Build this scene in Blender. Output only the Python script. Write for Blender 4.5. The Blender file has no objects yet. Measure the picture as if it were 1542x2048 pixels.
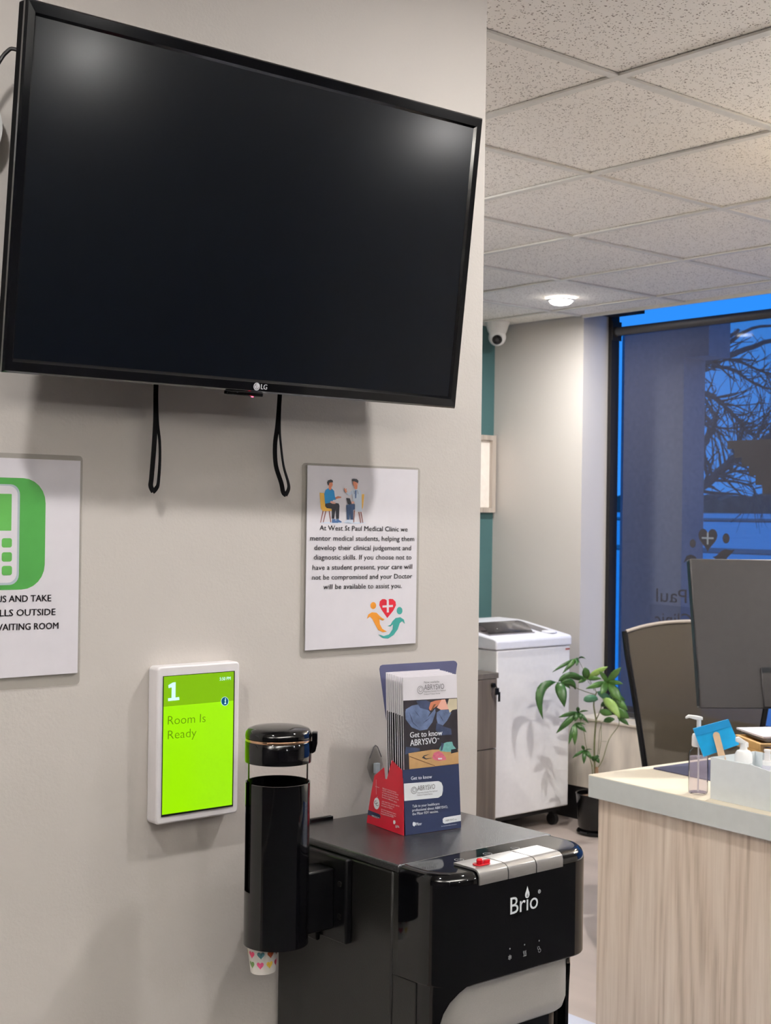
import bpy, bmesh, math, random
import numpy as np
from mathutils import Vector, Matrix

# ------------------------------------------------------------------ camera
CAM_Z = 1.43
YAW, ROLL, PITCH = math.radians(40.5), 0.0135, math.atan(7/2761)
fw0 = Vector((math.sin(YAW), math.cos(YAW), 0)); rt0 = Vector((math.cos(YAW), -math.sin(YAW), 0)); u0 = Vector((0, 0, 1))
fw = fw0*math.cos(PITCH) + u0*math.sin(PITCH); up1 = u0*math.cos(PITCH) - fw0*math.sin(PITCH)
rt = rt0*math.cos(ROLL) + up1*math.sin(ROLL); up = up1*math.cos(ROLL) - rt0*math.sin(ROLL)
cd = bpy.data.cameras.new('camera'); cam = bpy.data.objects.new('camera', cd)
bpy.context.scene.collection.objects.link(cam)
cd.sensor_fit = 'HORIZONTAL'; cd.sensor_width = 36.0; cd.lens = 36.0*2761/1542
cd.clip_start = 0.02; cd.clip_end = 600
cd.dof.use_dof = True; cd.dof.focus_distance = 1.9; cd.dof.aperture_fstop = 26
cam.matrix_world = Matrix(((rt.x, up.x, -fw.x, 0), (rt.y, up.y, -fw.y, 0), (rt.z, up.z, -fw.z, CAM_Z), (0, 0, 0, 1)))
sc = bpy.context.scene; sc.camera = cam

# ------------------------------------------------------------------ exposure
sc.view_settings.view_transform = 'Standard'; sc.view_settings.look = 'None'
sc.view_settings.gamma = 1; sc.view_settings.use_curve_mapping = False
sc.view_settings.exposure = 0.07

# ------------------------------------------------------------------ world: dusk sky
w = bpy.data.worlds.new('dusk_sky'); sc.world = w; w.use_nodes = True
nt = w.node_tree; nt.nodes.clear()
o = nt.nodes.new('ShaderNodeOutputWorld'); bg = nt.nodes.new('ShaderNodeBackground')
tc = nt.nodes.new('ShaderNodeTexCoord'); sx = nt.nodes.new('ShaderNodeSeparateXYZ'); cr = nt.nodes.new('ShaderNodeValToRGB')
cr.color_ramp.elements[0].position = 0.0; cr.color_ramp.elements[0].color = (.035, .29, .95, 1)
cr.color_ramp.elements[1].position = 0.5; cr.color_ramp.elements[1].color = (.014, .24, .85, 1)
nt.links.new(tc.outputs['Generated'], sx.inputs[0]); nt.links.new(sx.outputs['Z'], cr.inputs[0])
nt.links.new(cr.outputs[0], bg.inputs[0]); bg.inputs[1].default_value = 1.05; nt.links.new(bg.outputs[0], o.inputs[0])

# ------------------------------------------------------------------ ceiling lamps (their fittings are built further down)
CEIL = 2.395
DOWNLIGHTS = [  # x, y, watts
    (4.51, 4.114, 17), (0.20, 1.00, 11), (1.775, 1.00, 11), (2.45, -2.1, 24), (4.0, -1.75, 30), (-1.2, -1.9, 20),
    (3.65, 0.72, 24), (0.55, -3.2, 20), (4.0, 2.35, 34), (2.0, 2.95, 14)]  # the last, in the corridor, is added unseen to brighten desk and shredder
def add_lamp(x, y, p):
    l = bpy.data.lights.new('downlight_lamp', 'AREA'); l.shape = 'DISK'; l.size = .08; l.energy = p
    l.color = (1.0, .975, .945); l.spread = math.radians(180)
    ob = bpy.data.objects.new('downlight_lamp', l); sc.collection.objects.link(ob); ob.location = (x, y, CEIL-.034)
    return ob
LAMPS = [add_lamp(*a) for a in DOWNLIGHTS]
# unseen uplight bars, added to brighten the ceiling and its bounce: x, y, length, watts
FILL_UPLIGHTS = [(.2, -.9, 2.4, 215), (4.1, 1.1, 1.2, 78), (-1.9, .0, 1.2, 80), (.45, 3.3, 1.8, 200)]

# ------------------------------------------------------------------ helpers
def srgb(r, g, b):
    f = lambda c: (c/255/12.92) if c/255 <= .04045 else (((c/255)+.055)/1.055)**2.4
    return (f(r), f(g), f(b), 1)
def new_mat(name):
    m = bpy.data.materials.new(name); m.use_nodes = True
    return m, m.node_tree, m.node_tree.nodes['Principled BSDF']
def N(t, kind, **kw):
    n = t.nodes.new('ShaderNode'+kind)
    for k, v in kw.items():
        if k in n.inputs: n.inputs[k].default_value = v
        else: setattr(n, k, v)
    return n
def mat(name, col, rough=.5, metal=0, spec=.5, var=.04, scale=40, bump=0, bscale=300, coat=0, coatr=.05, emis=None, estr=0, stretch=None):
    m, t, b = new_mat(name)
    tc = N(t, 'TexCoord'); src = tc.outputs['Object']
    if stretch:
        mp = N(t, 'Mapping'); mp.inputs['Scale'].default_value = stretch; t.links.new(src, mp.inputs[0]); src = mp.outputs[0]
    no = N(t, 'TexNoise', Scale=scale, Detail=3.0); t.links.new(src, no.inputs['Vector'])
    cr = N(t, 'ValToRGB'); c = col
    cr.color_ramp.elements[0].position = .3; cr.color_ramp.elements[1].position = .7
    cr.color_ramp.elements[0].color = tuple(x*(1-var) for x in c[:3])+(1,)
    cr.color_ramp.elements[1].color = tuple(min(1, x*(1+var)) for x in c[:3])+(1,)
    t.links.new(no.outputs['Fac'], cr.inputs[0]); t.links.new(cr.outputs[0], b.inputs['Base Color'])
    b.inputs['Roughness'].default_value = rough; b.inputs['Metallic'].default_value = metal
    b.inputs['Specular IOR Level'].default_value = spec
    b.inputs['Coat Weight'].default_value = coat; b.inputs['Coat Roughness'].default_value = coatr
    if bump:
        n2 = N(t, 'TexNoise', Scale=bscale, Detail=2.0); t.links.new(src, n2.inputs['Vector'])
        bp = N(t, 'Bump', Strength=bump, Distance=.001); t.links.new(n2.outputs['Fac'], bp.inputs['Height']); t.links.new(bp.outputs[0], b.inputs['Normal'])
    if emis:
        b.inputs['Emission Color'].default_value = emis; b.inputs['Emission Strength'].default_value = estr
    return m

class MB:
    """collects shapes and links them as one mesh object"""
    def __init__(s): s.v = []; s.f = []; s.m = []; s.mats = []
    def mi(s, m):
        if m not in s.mats: s.mats.append(m)
        return s.mats.index(m)
    def add(s, vs, fs, m):
        k = len(s.v); i = s.mi(m); s.v += [tuple(p) for p in vs]
        for f in fs: s.f.append([k+a for a in f]); s.m.append(i)
        return s
    def box(s, x0, x1, y0, y1, z0, z1, m):
        vs = [(x, y, z) for z in (z0, z1) for y in (y0, y1) for x in (x0, x1)]
        return s.add(vs, [(0, 2, 3, 1), (4, 5, 7, 6), (0, 1, 5, 4), (2, 6, 7, 3), (0, 4, 6, 2), (1, 3, 7, 5)], m)
    def poly(s, pts, m): return s.add(pts, [list(range(len(pts)))], m)
    def prism(s, pts, ax, a, b, m):
        """2D outline pts extruded along axis ax from a to b (x: pts=(y,z); y: pts=(x,z); z: pts=(x,y))"""
        def P(p, t): return {'x': (t, p[0], p[1]), 'y': (p[0], t, p[1]), 'z': (p[0], p[1], t)}[ax]
        n = len(pts); vs = [P(p, a) for p in pts]+[P(p, b) for p in pts]
        fs = [list(range(n))[::-1], list(range(n, 2*n))]+[(i, (i+1) % n, n+(i+1) % n, n+i) for i in range(n)]
        return s.add(vs, fs, m)
    def loft(s, rings, m, caps=True, closed=True):
        n = len(rings[0]); vs = [p for r in rings for p in r]; fs = []
        for j in range(len(rings)-1):
            for i in range(n if closed else n-1):
                a = j*n+i; b = j*n+(i+1) % n; fs.append((a, b, b+n, a+n))
        if caps and closed: fs += [list(range(n))[::-1], list(range((len(rings)-1)*n, len(rings)*n))]
        return s.add(vs, fs, m)
    def lathe(s, prof, c, m, n=40, caps=True):
        return s.loft([[(c[0]+r*math.cos(2*math.pi*i/n), c[1]+r*math.sin(2*math.pi*i/n), c[2]+z) for i in range(n)] for r, z in prof], m, caps)
    def tube(s, pts, r, m, n=8, flat=None):
        pts = [Vector(p) for p in pts]; rings = []; rr = r if isinstance(r, (list, tuple)) else [r]*len(pts)
        ref = None
        for i, p in enumerate(pts):
            t = (pts[min(i+1, len(pts)-1)]-pts[max(i-1, 0)]).normalized()
            if ref is None: ref = Vector((0, 1, 0)) if abs(t.y) < .9 else Vector((1, 0, 0))
            a = t.cross(ref).normalized(); b = a.cross(t).normalized(); ref = b
            k = flat or 1
            rings.append([tuple(p+a*math.cos(2*math.pi*j/n)*rr[i]+b*math.sin(2*math.pi*j/n)*rr[i]*k) for j in range(n)])
        return s.loft(rings, m)
    def build(s, name, parent=None, bevel=0, smooth=True, angle=35, seg=2):
        me = bpy.data.meshes.new(name); me.from_pydata(s.v, [], s.f)
        for m in s.mats: me.materials.append(m)
        for p, i in zip(me.polygons, s.m): p.material_index = i
        bm = bmesh.new(); bm.from_mesh(me); bmesh.ops.recalc_face_normals(bm, faces=bm.faces); bm.to_mesh(me); bm.free()
        if smooth:
            for p in me.polygons: p.use_smooth = True
            me.set_sharp_from_angle(angle=math.radians(angle))
        ob = bpy.data.objects.new(name, me); sc.collection.objects.link(ob)
        if parent: ob.parent = parent
        if bevel:
            md = ob.modifiers.new('bevel', 'BEVEL'); md.width = bevel; md.segments = seg; md.limit_method = 'ANGLE'; md.angle_limit = math.radians(35)
        return ob
def tag(o, label, cat, group=None):
    o['label'] = label; o['category'] = cat
    if group: o['group'] = group
    return o
def thing(name, label, cat, loc=(0, 0, 0), rot=(0, 0, 0), group=None):
    o = bpy.data.objects.new(name, None); sc.collection.objects.link(o); o.empty_display_size = .05
    o.location = loc; o.rotation_euler = tuple(math.radians(a) for a in rot)
    return tag(o, label, cat, group)
def struct(o): o['kind'] = 'structure'; return o
def copy_thing(o):
    c = o.copy(); sc.collection.objects.link(c)
    for ch in o.children:
        d = ch.copy(); sc.collection.objects.link(d); d.parent = c
        for g in ch.children:
            e = g.copy(); sc.collection.objects.link(e); e.parent = d
    return c
def rrect(x0, x1, z0, z1, r, n=6):
    out = []
    for cx, cz, a in ((x1-r, z1-r, 0), (x0+r, z1-r, 90), (x0+r, z0+r, 180), (x1-r, z0+r, 270)):
        out += [(cx+r*math.cos(math.radians(a+90*i/n)), cz+r*math.sin(math.radians(a+90*i/n))) for i in range(n+1)]
    return out
def circ(cx, cz, rx, rz=None, n=24):
    rz = rz or rx
    return [(cx+rx*math.cos(2*math.pi*i/n), cz+rz*math.sin(2*math.pi*i/n)) for i in range(n)]
def heart(cx, cz, w, h, n=28):
    out = []
    for i in range(n):
        t = 2*math.pi*i/n; x = 16*math.sin(t)**3; y = 13*math.cos(t)-5*math.cos(2*t)-2*math.cos(3*t)-math.cos(4*t)
        out.append((cx+x/32*w, cz+(y+2.5)/29*h))
    return out
def cat(pts, k=6):
    """smooth curve through points"""
    P = [Vector(p) for p in pts]; out = []
    for i in range(len(P)-1):
        a, b, c, d = P[max(i-1, 0)], P[i], P[i+1], P[min(i+2, len(P)-1)]
        for j in range(k):
            t = j/k; out.append(.5*((2*b)+(c-a)*t+(2*a-5*b+4*c-d)*t*t+(3*b-a-3*c+d)*t**3))
    out.append(P[-1]); return out

_tc = {}
def glyphs(s, weight=0.0):
    k = (s, weight)
    if k in _tc: return _tc[k]
    cu = bpy.data.curves.new('t', 'FONT'); cu.body = s; cu.size = 1; cu.offset = weight; cu.resolution_u = 3 if len(s) < 12 else 2
    ob = bpy.data.objects.new('t', cu); sc.collection.objects.link(ob)
    dg = bpy.context.evaluated_depsgraph_get(); me = bpy.data.meshes.new_from_object(ob.evaluated_get(dg))
    vs = [(v.co.x, v.co.y) for v in me.vertices]; fs = [list(p.vertices) for p in me.polygons]
    bpy.data.objects.remove(ob); bpy.data.curves.remove(cu); bpy.data.meshes.remove(me)
    _tc[k] = (vs, fs); return vs, fs
CAPH = max(v[1] for v in glyphs('H')[0])
class Print:
    """flat printing: 2D shapes laid on a surface by the function f(u, v, lift)"""
    def __init__(s, f): s.f = f; s.mb = MB(); s.k = 0; s.lines = []
    def poly(s, pts, m, lift=None):
        s.k += 1; l = lift if lift is not None else .00015+.00003*s.k
        s.mb.poly([s.f(p[0], p[1], l) for p in pts], m); return s
    def text(s, t, a, b, cap, m, weight=0.0, lift=.0009):
        """text whose baseline runs from a to b (2D), with capital height cap"""
        vs, fs = glyphs(t, min(weight, 0)); x0 = min(v[0] for v in vs); x1 = max(v[0] for v in vs)
        dx, dz = b[0]-a[0], b[1]-a[1]; L = math.hypot(dx, dz)
        ux, uz = dx/L, dz/L
        mb = MB()
        for k, sh in enumerate((0,) if weight <= 0 else (-1, 0, 1)):   # bolder lettering: strokes doubled sideways
            out = []
            for x, y in vs:
                p = (x-x0)/(x1-x0)*L+sh*weight*cap; q = y/CAPH*cap
                out.append(s.f(a[0]+ux*p-uz*q, a[1]+uz*p+ux*q, lift+k*.00001))
            mb.add(out, fs, m)
        s.lines.append(mb); return s
    def build(s, name, parent, line='text_line'):
        """pictures as one piece, each line of writing as a piece of its own"""
        obs = [l_.build(line if s.mb.v else name, parent, smooth=False) for l_ in s.lines]
        if s.mb.v: obs.append(s.mb.build(name, parent, smooth=False))
        for o_ in obs:
            if parent and s.world: o_.location = -Vector(parent.location)
        return obs[-1]
    world = False
def homog(src, dst):
    A = []; B = []
    for (x, y), (u, v) in zip(src, dst):
        A.append([x, y, 1, 0, 0, 0, -u*x, -u*y]); B.append(u)
        A.append([0, 0, 0, x, y, 1, -v*x, -v*y]); B.append(v)
    h = np.linalg.solve(np.array(A, float), np.array(B, float))
    def f(x, y):
        w = h[6]*x+h[7]*y+1
        return (float((h[0]*x+h[1]*y+h[2])/w), float((h[3]*x+h[4]*y+h[5])/w))
    return f

# ------------------------------------------------------------------ materials
def wall_mat(name, col):
    m, t, b = new_mat(name)
    tc = N(t, 'TexCoord'); n1 = N(t, 'TexNoise', Scale=230.0, Detail=3.0); n2 = N(t, 'TexNoise', Scale=60.0, Detail=2.0); n3 = N(t, 'TexNoise', Scale=1.5, Detail=3.0)
    for n in (n1, n2, n3): t.links.new(tc.outputs['Object'], n.inputs['Vector'])
    ad = N(t, 'Math', operation='ADD'); t.links.new(n1.outputs['Fac'], ad.inputs[0]); t.links.new(n2.outputs['Fac'], ad.inputs[1])
    bp = N(t, 'Bump', Strength=.22, Distance=.0012); t.links.new(ad.outputs[0], bp.inputs['Height']); t.links.new(bp.outputs[0], b.inputs['Normal'])
    cr = N(t, 'ValToRGB'); cr.color_ramp.elements[0].position = .35; cr.color_ramp.elements[1].position = .65
    cr.color_ramp.elements[0].color = tuple(x*.975 for x in col[:3])+(1,); cr.color_ramp.elements[1].color = col
    t.links.new(n3.outputs['Fac'], cr.inputs[0]); t.links.new(cr.outputs[0], b.inputs['Base Color']); b.inputs['Roughness'].default_value = .55
    b.inputs['Specular IOR Level'].default_value = .35
    return m
def tile_mat():
    m, t, b = new_mat('ceiling_tile_fissured')
    tc = N(t, 'NewGeometry')
    dn = N(t, 'TexNoise', Scale=60.0, Detail=2.0); t.links.new(tc.outputs['Position'], dn.inputs['Vector'])
    mx = N(t, 'VectorMath', operation='MULTIPLY_ADD'); t.links.new(dn.outputs['Color'], mx.inputs[0]); mx.inputs[1].default_value = (.012, .012, .012); t.links.new(tc.outputs['Position'], mx.inputs[2])
    v = N(t, 'TexVoronoi', Scale=175.0, Randomness=1.0); t.links.new(mx.outputs[0], v.inputs['Vector'])
    rn = N(t, 'TexNoise', Scale=130.0, Detail=1.0); t.links.new(tc.outputs['Position'], rn.inputs['Vector'])
    r2 = N(t, 'MapRange'); r2.inputs['From Min'].default_value = .40; r2.inputs['From Max'].default_value = .62; r2.inputs['To Min'].default_value = 0.02; r2.inputs['To Max'].default_value = .37
    t.links.new(rn.outputs['Fac'], r2.inputs[0])
    lt = N(t, 'Math', operation='LESS_THAN'); t.links.new(v.outputs['Distance'], lt.inputs[0]); t.links.new(r2.outputs[0], lt.inputs[1])
    mc = N(t, 'Mix', data_type='RGBA'); t.links.new(lt.outputs[0], mc.inputs[0]); mc.inputs[6].default_value = srgb(244, 240, 234); mc.inputs[7].default_value = srgb(138, 128, 118)
    t.links.new(mc.outputs[2], b.inputs['Base Color']); b.inputs['Roughness'].default_value = .9; b.inputs['Specular IOR Level'].default_value = .1
    inv = N(t, 'Math', operation='SUBTRACT'); inv.inputs[0].default_value = 1.0; t.links.new(lt.outputs[0], inv.inputs[1])
    bp = N(t, 'Bump', Strength=.6, Distance=.0015); t.links.new(inv.outputs[0], bp.inputs['Height']); t.links.new(bp.outputs[0], b.inputs['Normal'])
    return m
def wood_mat(name, c0, c1, c2, sz=1.0, along=(1, 1, .05), rough=.5):
    m, t, b = new_mat(name)
    tc = N(t, 'TexCoord'); mp = N(t, 'Mapping'); mp.inputs['Scale'].default_value = along; t.links.new(tc.outputs['Object'], mp.inputs[0])
    n1 = N(t, 'TexNoise', Scale=14.0*sz, Detail=5.0, Distortion=.7); n2 = N(t, 'TexNoise', Scale=120.0*sz, Detail=5.0, Distortion=.4); n3 = N(t, 'TexNoise', Scale=4.5*sz, Detail=2.0)
    for n in (n1, n2, n3): t.links.new(mp.outputs[0], n.inputs['Vector'])
    # broad rings of grain
    wv = N(t, 'Math', operation='MULTIPLY'); t.links.new(n3.outputs['Fac'], wv.inputs[0]); wv.inputs[1].default_value = 95.0
    sn = N(t, 'Math', operation='SINE'); t.links.new(wv.outputs[0], sn.inputs[0])
    s2 = N(t, 'Math', operation='MULTIPLY_ADD'); t.links.new(sn.outputs[0], s2.inputs[0]); s2.inputs[1].default_value = .07; s2.inputs[2].default_value = .08
    a = N(t, 'Math', operation='MULTIPLY_ADD'); t.links.new(n2.outputs['Fac'], a.inputs[0]); a.inputs[1].default_value = .40; t.links.new(s2.outputs[0], a.inputs[2])
    a2 = N(t, 'Math', operation='MULTIPLY_ADD'); t.links.new(n1.outputs['Fac'], a2.inputs[0]); a2.inputs[1].default_value = .42; t.links.new(a.outputs[0], a2.inputs[2])
    cr = N(t, 'ValToRGB'); e = cr.color_ramp.elements; e[0].position = .3; e[0].color = c0; e[1].position = .68; e[1].color = c2; k = e.new(.48); k.color = c1
    t.links.new(a2.outputs[0], cr.inputs[0]); t.links.new(cr.outputs[0], b.inputs['Base Color']); b.inputs['Roughness'].default_value = rough
    bp = N(t, 'Bump', Strength=.12, Distance=.0006); t.links.new(a2.outputs[0], bp.inputs['Height']); t.links.new(bp.outputs[0], b.inputs['Normal'])
    return m
def clear_mat(name, tint=(1, 1, 1, 1), gloss=.12, rough=.03, body=0, bodycol=(1, 1, 1, 1)):
    """thin clear sheet: sees through, with a fresnel sheen and a little body colour"""
    m = bpy.data.materials.new(name); m.use_nodes = True; t = m.node_tree; t.nodes.clear()
    out = N(t, 'OutputMaterial'); tr = N(t, 'BsdfTransparent', Color=tint); gl = N(t, 'BsdfGlossy', Roughness=rough)
    lw = N(t, 'LayerWeight', Blend=gloss); mx = N(t, 'MixShader'); t.links.new(lw.outputs['Fresnel'], mx.inputs[0]); t.links.new(tr.outputs[0], mx.inputs[1]); t.links.new(gl.outputs[0], mx.inputs[2])
    last = mx
    no = N(t, 'TexNoise', Scale=25.0); mr = N(t, 'MapRange'); mr.inputs['To Min'].default_value = rough; mr.inputs['To Max'].default_value = rough+.04
    t.links.new(no.outputs['Fac'], mr.inputs[0]); t.links.new(mr.outputs[0], gl.inputs['Roughness'])
    if body:
        df = N(t, 'BsdfDiffuse', Color=bodycol); m2 = N(t, 'MixShader'); m2.inputs[0].default_value = body
        t.links.new(mx.outputs[0], m2.inputs[1]); t.links.new(df.outputs[0], m2.inputs[2]); last = m2
    t.links.new(last.outputs[0], out.inputs[0]); return m
def weave_mat(name, col, see, scale, tint=(1, 1, 1, 1)):
    """woven mesh cloth: threads with open gaps finer than a pixel"""
    m = bpy.data.materials.new(name); m.use_nodes = True; t = m.node_tree; t.nodes.clear()
    out = N(t, 'OutputMaterial'); tr = N(t, 'BsdfTransparent', Color=tint); df = N(t, 'BsdfDiffuse')
    tc = N(t, 'TexCoord'); no = N(t, 'TexNoise', Scale=scale, Detail=3.0); t.links.new(tc.outputs['Object'], no.inputs['Vector'])
    cr = N(t, 'ValToRGB'); cr.color_ramp.elements[0].color = tuple(c*.85 for c in col[:3])+(1,); cr.color_ramp.elements[1].color = tuple(c*1.15 for c in col[:3])+(1,)
    t.links.new(no.outputs['Fac'], cr.inputs[0]); t.links.new(cr.outputs[0], df.inputs['Color'])
    mx = N(t, 'MixShader'); mx.inputs[0].default_value = see
    t.links.new(df.outputs[0], mx.inputs[1]); t.links.new(tr.outputs[0], mx.inputs[2]); t.links.new(mx.outputs[0], out.inputs[0]); return m
def glow(name, col, s):
    return mat(name, tuple(c*.1 for c in col[:3])+(1,), .3, emis=col, estr=s, var=.01)

M = {}
M['wall'] = wall_mat('greige_wall_paint', srgb(204, 198, 192))
M['teal'] = wall_mat('teal_wall_paint', srgb(74, 110, 112))
M['tile'] = tile_mat()
M['grid'] = mat('ceiling_grid_paint', srgb(222, 220, 214), .5)
M['white_trim'] = mat('white_trim', srgb(225, 222, 215), .5)
M['floor'] = mat('brown_grey_vinyl_floor', srgb(172, 159, 151), .45, var=.1, scale=6, stretch=(1, .15, 1), bump=.1)
M['carpet'] = mat('charcoal_waiting_carpet', srgb(34, 33, 35), .9, var=.2, scale=200, bump=.5, bscale=500)
M['matgrey'] = mat('pale_grey_floor_mat', srgb(192, 196, 212), .5, var=.05, scale=8)
M['blackbase'] = mat('black_rubber_base', srgb(22, 21, 22), .5)
M['marble'] = mat('marbled_laminate', srgb(224, 215, 202), .35, var=.22, scale=9, stretch=(1, 1.4, .35))
M['marbleledge'] = mat('pale_laminate_ledge', srgb(214, 204, 188), .35, var=.06, scale=9)
M['frame_dark'] = mat('dark_window_frame', srgb(38, 36, 36), .7, spec=.15)
M['dark_wall'] = wall_mat('charcoal_accent_wall_paint', srgb(66, 62, 62))  # for unseen walls, kept dark so glossy black surfaces reflect little
M['roller'] = mat('charcoal_roller_tube', srgb(52, 50, 52), .55)
M['blind'] = weave_mat('solar_screen_cloth', srgb(96, 94, 102), .77, 180)
M['pane'] = clear_mat('window_pane_glass', (.97, .98, 1, 1), .06, .02)
M['decal'] = mat('dark_window_decal', srgb(38, 33, 32), .6)
M['decal2'] = clear_mat('pale_decal_film', (.8, .85, .92, 1), .06, .2, .10, srgb(150, 160, 190))
M['black_gloss'] = mat('glossy_black_plastic', srgb(7, 7, 9), .06, spec=.5, var=.1)
M['black_satin'] = mat('satin_black_plastic', srgb(10, 10, 12), .28, spec=.22, var=.1)
M['bezel'] = mat('glossy_television_bezel', srgb(8, 9, 13), .10, coat=.5, var=.1)
M['screen'] = mat('dark_television_screen', srgb(4, 8, 16), .15, spec=.24, var=.05, coat=.17, coatr=.32)
M['charcoal'] = mat('charcoal_plastic', srgb(52, 50, 50), .5, bump=.15, bscale=900)
M['side_black'] = mat('matte_black_steel_side', srgb(15, 14, 13), .42, var=.06, bump=.2, bscale=700)
M['metal_top'] = mat('speckled_grey_metal_top', srgb(84, 84, 86), .27, metal=.7, var=.45, scale=650, bump=.35, bscale=800)
M['silver'] = mat('brushed_silver_plastic', srgb(176, 174, 172), .30, metal=.75, var=.06, scale=60, stretch=(1, 12, 12))
M['silver_panel'] = mat('silver_grey_panel', srgb(172, 169, 165), .40, metal=.0, var=.04, scale=900)
M['red'] = mat('red_child_lock_plastic', srgb(200, 14, 32), .2, coat=.5)
M['white_ink'] = mat('white_print', srgb(232, 236, 240), .5)
M['grey_ink'] = mat('grey_print', srgb(92, 88, 92), .6)
M['icon_ink'] = mat('grey_icon_print', srgb(150, 152, 156), .5)
M['paper'] = mat('white_paper', srgb(228, 224, 230), .5, var=.015)
M['pouch'] = clear_mat('laminate_film', (.95, .95, .94, 1), .07, .12, .12, srgb(205, 200, 195))
M['green_ink'] = mat('green_print', srgb(70, 152, 66), .5, var=.1, scale=12)
M['green_ink2'] = mat('bright_green_print', srgb(92, 172, 78), .5, var=.08, scale=12)
M['edge_ink'] = mat('pale_blue_grey_print', srgb(178, 190, 198), .5)
M['tab_white'] = mat('white_tablet_housing', srgb(238, 234, 236), .35, var=.02)
M['glow_green'] = glow('bright_green_screen', srgb(152, 226, 0), 1.0)
M['glow_green2'] = glow('dark_green_screen', srgb(122, 178, 0), 1.0)
M['glow_text'] = glow('dark_green_screen_text', srgb(84, 130, 0), 1.0)
M['glow_white'] = glow('pale_cyan_screen_text', srgb(205, 250, 250), 1.0)
M['glow_blue'] = glow('dark_blue_screen_disc', srgb(0, 80, 112), 1.0)
M['scr_black'] = mat('black_screen_edge', srgb(12, 16, 12), .3)
M['led_red'] = mat('red_standby_lamp', srgb(255, 20, 40), .3, emis=(1, .05, .1, 1), estr=9)
M['logo_grey'] = mat('silver_logo_print', srgb(205, 205, 210), .3)
M['strap'] = mat('black_nylon_strap', srgb(10, 10, 12), .8, spec=.08, var=.2, scale=600)
M['cable'] = mat('black_cable_rubber', srgb(28, 25, 27), .45)
M['white_plastic'] = mat('white_plastic', srgb(232, 231, 230), .35, var=.02)
M['led_panel'] = mat('lamp_lens', srgb(255, 250, 240), .5, emis=(1, .95, .90, 1), estr=26)
M['navy'] = mat('navy_card', srgb(34, 44, 76), .45, var=.05)
M['navy2'] = mat('purple_navy_card', srgb(72, 74, 108), .5, var=.04)
M['cred'] = mat('crimson_card', srgb(206, 28, 52), .45, var=.04)
M['card_edge'] = mat('pale_card_edge', srgb(214, 190, 190), .6)
M['dk_photo'] = mat('dark_photo_print', srgb(42, 38, 44), .4, var=.3, scale=60)
M['denim'] = mat('denim_print', srgb(98, 114, 148), .4, var=.35, scale=60)
M['denim2'] = mat('dark_denim_print', srgb(58, 68, 96), .4, var=.3, scale=60)
M['skin'] = mat('skin_print', srgb(206, 128, 96), .5, var=.06)
M['skin2'] = mat('pale_skin_print', srgb(232, 176, 158), .5, var=.06)
M['oakp'] = mat('oak_print', srgb(190, 152, 104), .4, var=.08, scale=80)
M['oakp2'] = mat('dark_oak_print', srgb(120, 82, 52), .4, var=.08, scale=80)
M['teal_p'] = mat('teal_print', srgb(110, 168, 164), .4, var=.15, scale=200)
M['pink_p'] = mat('pink_print', srgb(206, 106, 130), .4, var=.15, scale=200)
M['cream_p'] = mat('cream_print', srgb(214, 202, 172), .5, var=.1)
M['chair_y'] = mat('mustard_chair_print', srgb(240, 186, 76), .5)
M['brown_p'] = mat('brown_print', srgb(140, 76, 66), .5)
M['blue_p'] = mat('blue_jumper_print', srgb(22, 134, 196), .5, var=.02)
M['black_p'] = mat('black_print', srgb(34, 34, 42), .5)
M['navy_p'] = mat('navy_print', srgb(44, 66, 100), .5)
M['coat_p'] = mat('white_coat_print', srgb(214, 226, 242), .5)
M['steel_p'] = mat('steel_blue_print', srgb(74, 108, 158), .5)
M['logo_red'] = mat('red_logo_print', srgb(214, 30, 52), .5)
M['logo_orange'] = mat('orange_logo_print', srgb(236, 152, 44), .5)
M['logo_teal'] = mat('teal_logo_print', srgb(60, 160, 152), .5)
M['clear'] = clear_mat('clear_acrylic', (.985, .975, .975, 1), .05, .03)
M['gold'] = mat('rose_gold_trim', srgb(214, 170, 138), .15, metal=.9)
M['cupwhite'] = mat('white_paper_cup', srgb(238, 234, 228), .55)
for k, c in dict(h_pink=(214, 66, 108), h_teal=(78, 128, 136), h_or=(206, 98, 56), h_green=(104, 142, 76), h_rose=(216, 84, 132), h_yel=(226, 190, 76), h_brick=(176, 96, 84)).items():
    M[k] = mat(k+'_print', srgb(*c), .5, var=.2, scale=300)
M['cup_in'] = mat('stacked_cup_shadow_paper', srgb(30, 26, 26), .6)
M['shred'] = mat('pale_grey_shredder_steel', srgb(236, 234, 235), .4, var=.02)
M['shred_lid'] = mat('white_shredder_lid', srgb(232, 232, 240), .3, var=.02)
M['shred_dark'] = mat('grey_control_strip', srgb(120, 116, 118), .4)
M['slotdark'] = mat('grey_feed_slot', srgb(128, 122, 124), .4)
M['smoke'] = clear_mat('smoked_flap', (.72, .70, .70, 1), .2, .05, .15, srgb(150, 146, 146))
M['cab'] = wood_mat('dark_taupe_cabinet_wood', srgb(84, 76, 70), srgb(98, 89, 82), srgb(112, 102, 94))
M['cab_top'] = wood_mat('dark_taupe_cabinet_top', srgb(84, 78, 72), srgb(96, 89, 82), srgb(108, 100, 92), along=(1, .1, 1))
M['steel'] = mat('dark_steel', srgb(50, 48, 48), .3, metal=.8)
M['pot'] = mat('glazed_black_pot', srgb(8, 8, 9), .12, spec=.4)
M['soil'] = mat('dry_potting_soil', srgb(120, 98, 80), .9, var=.4, scale=120, bump=1, bscale=200)
M['bark'] = mat('pale_brown_trunk', srgb(150, 118, 92), .8, var=.25, scale=60)
M['stem'] = mat('green_brown_stem', srgb(122, 126, 82), .6, var=.15)
M['leaf0'] = mat('deep_green_leaf', srgb(50, 88, 38), .35, var=.2, scale=40)
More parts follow.
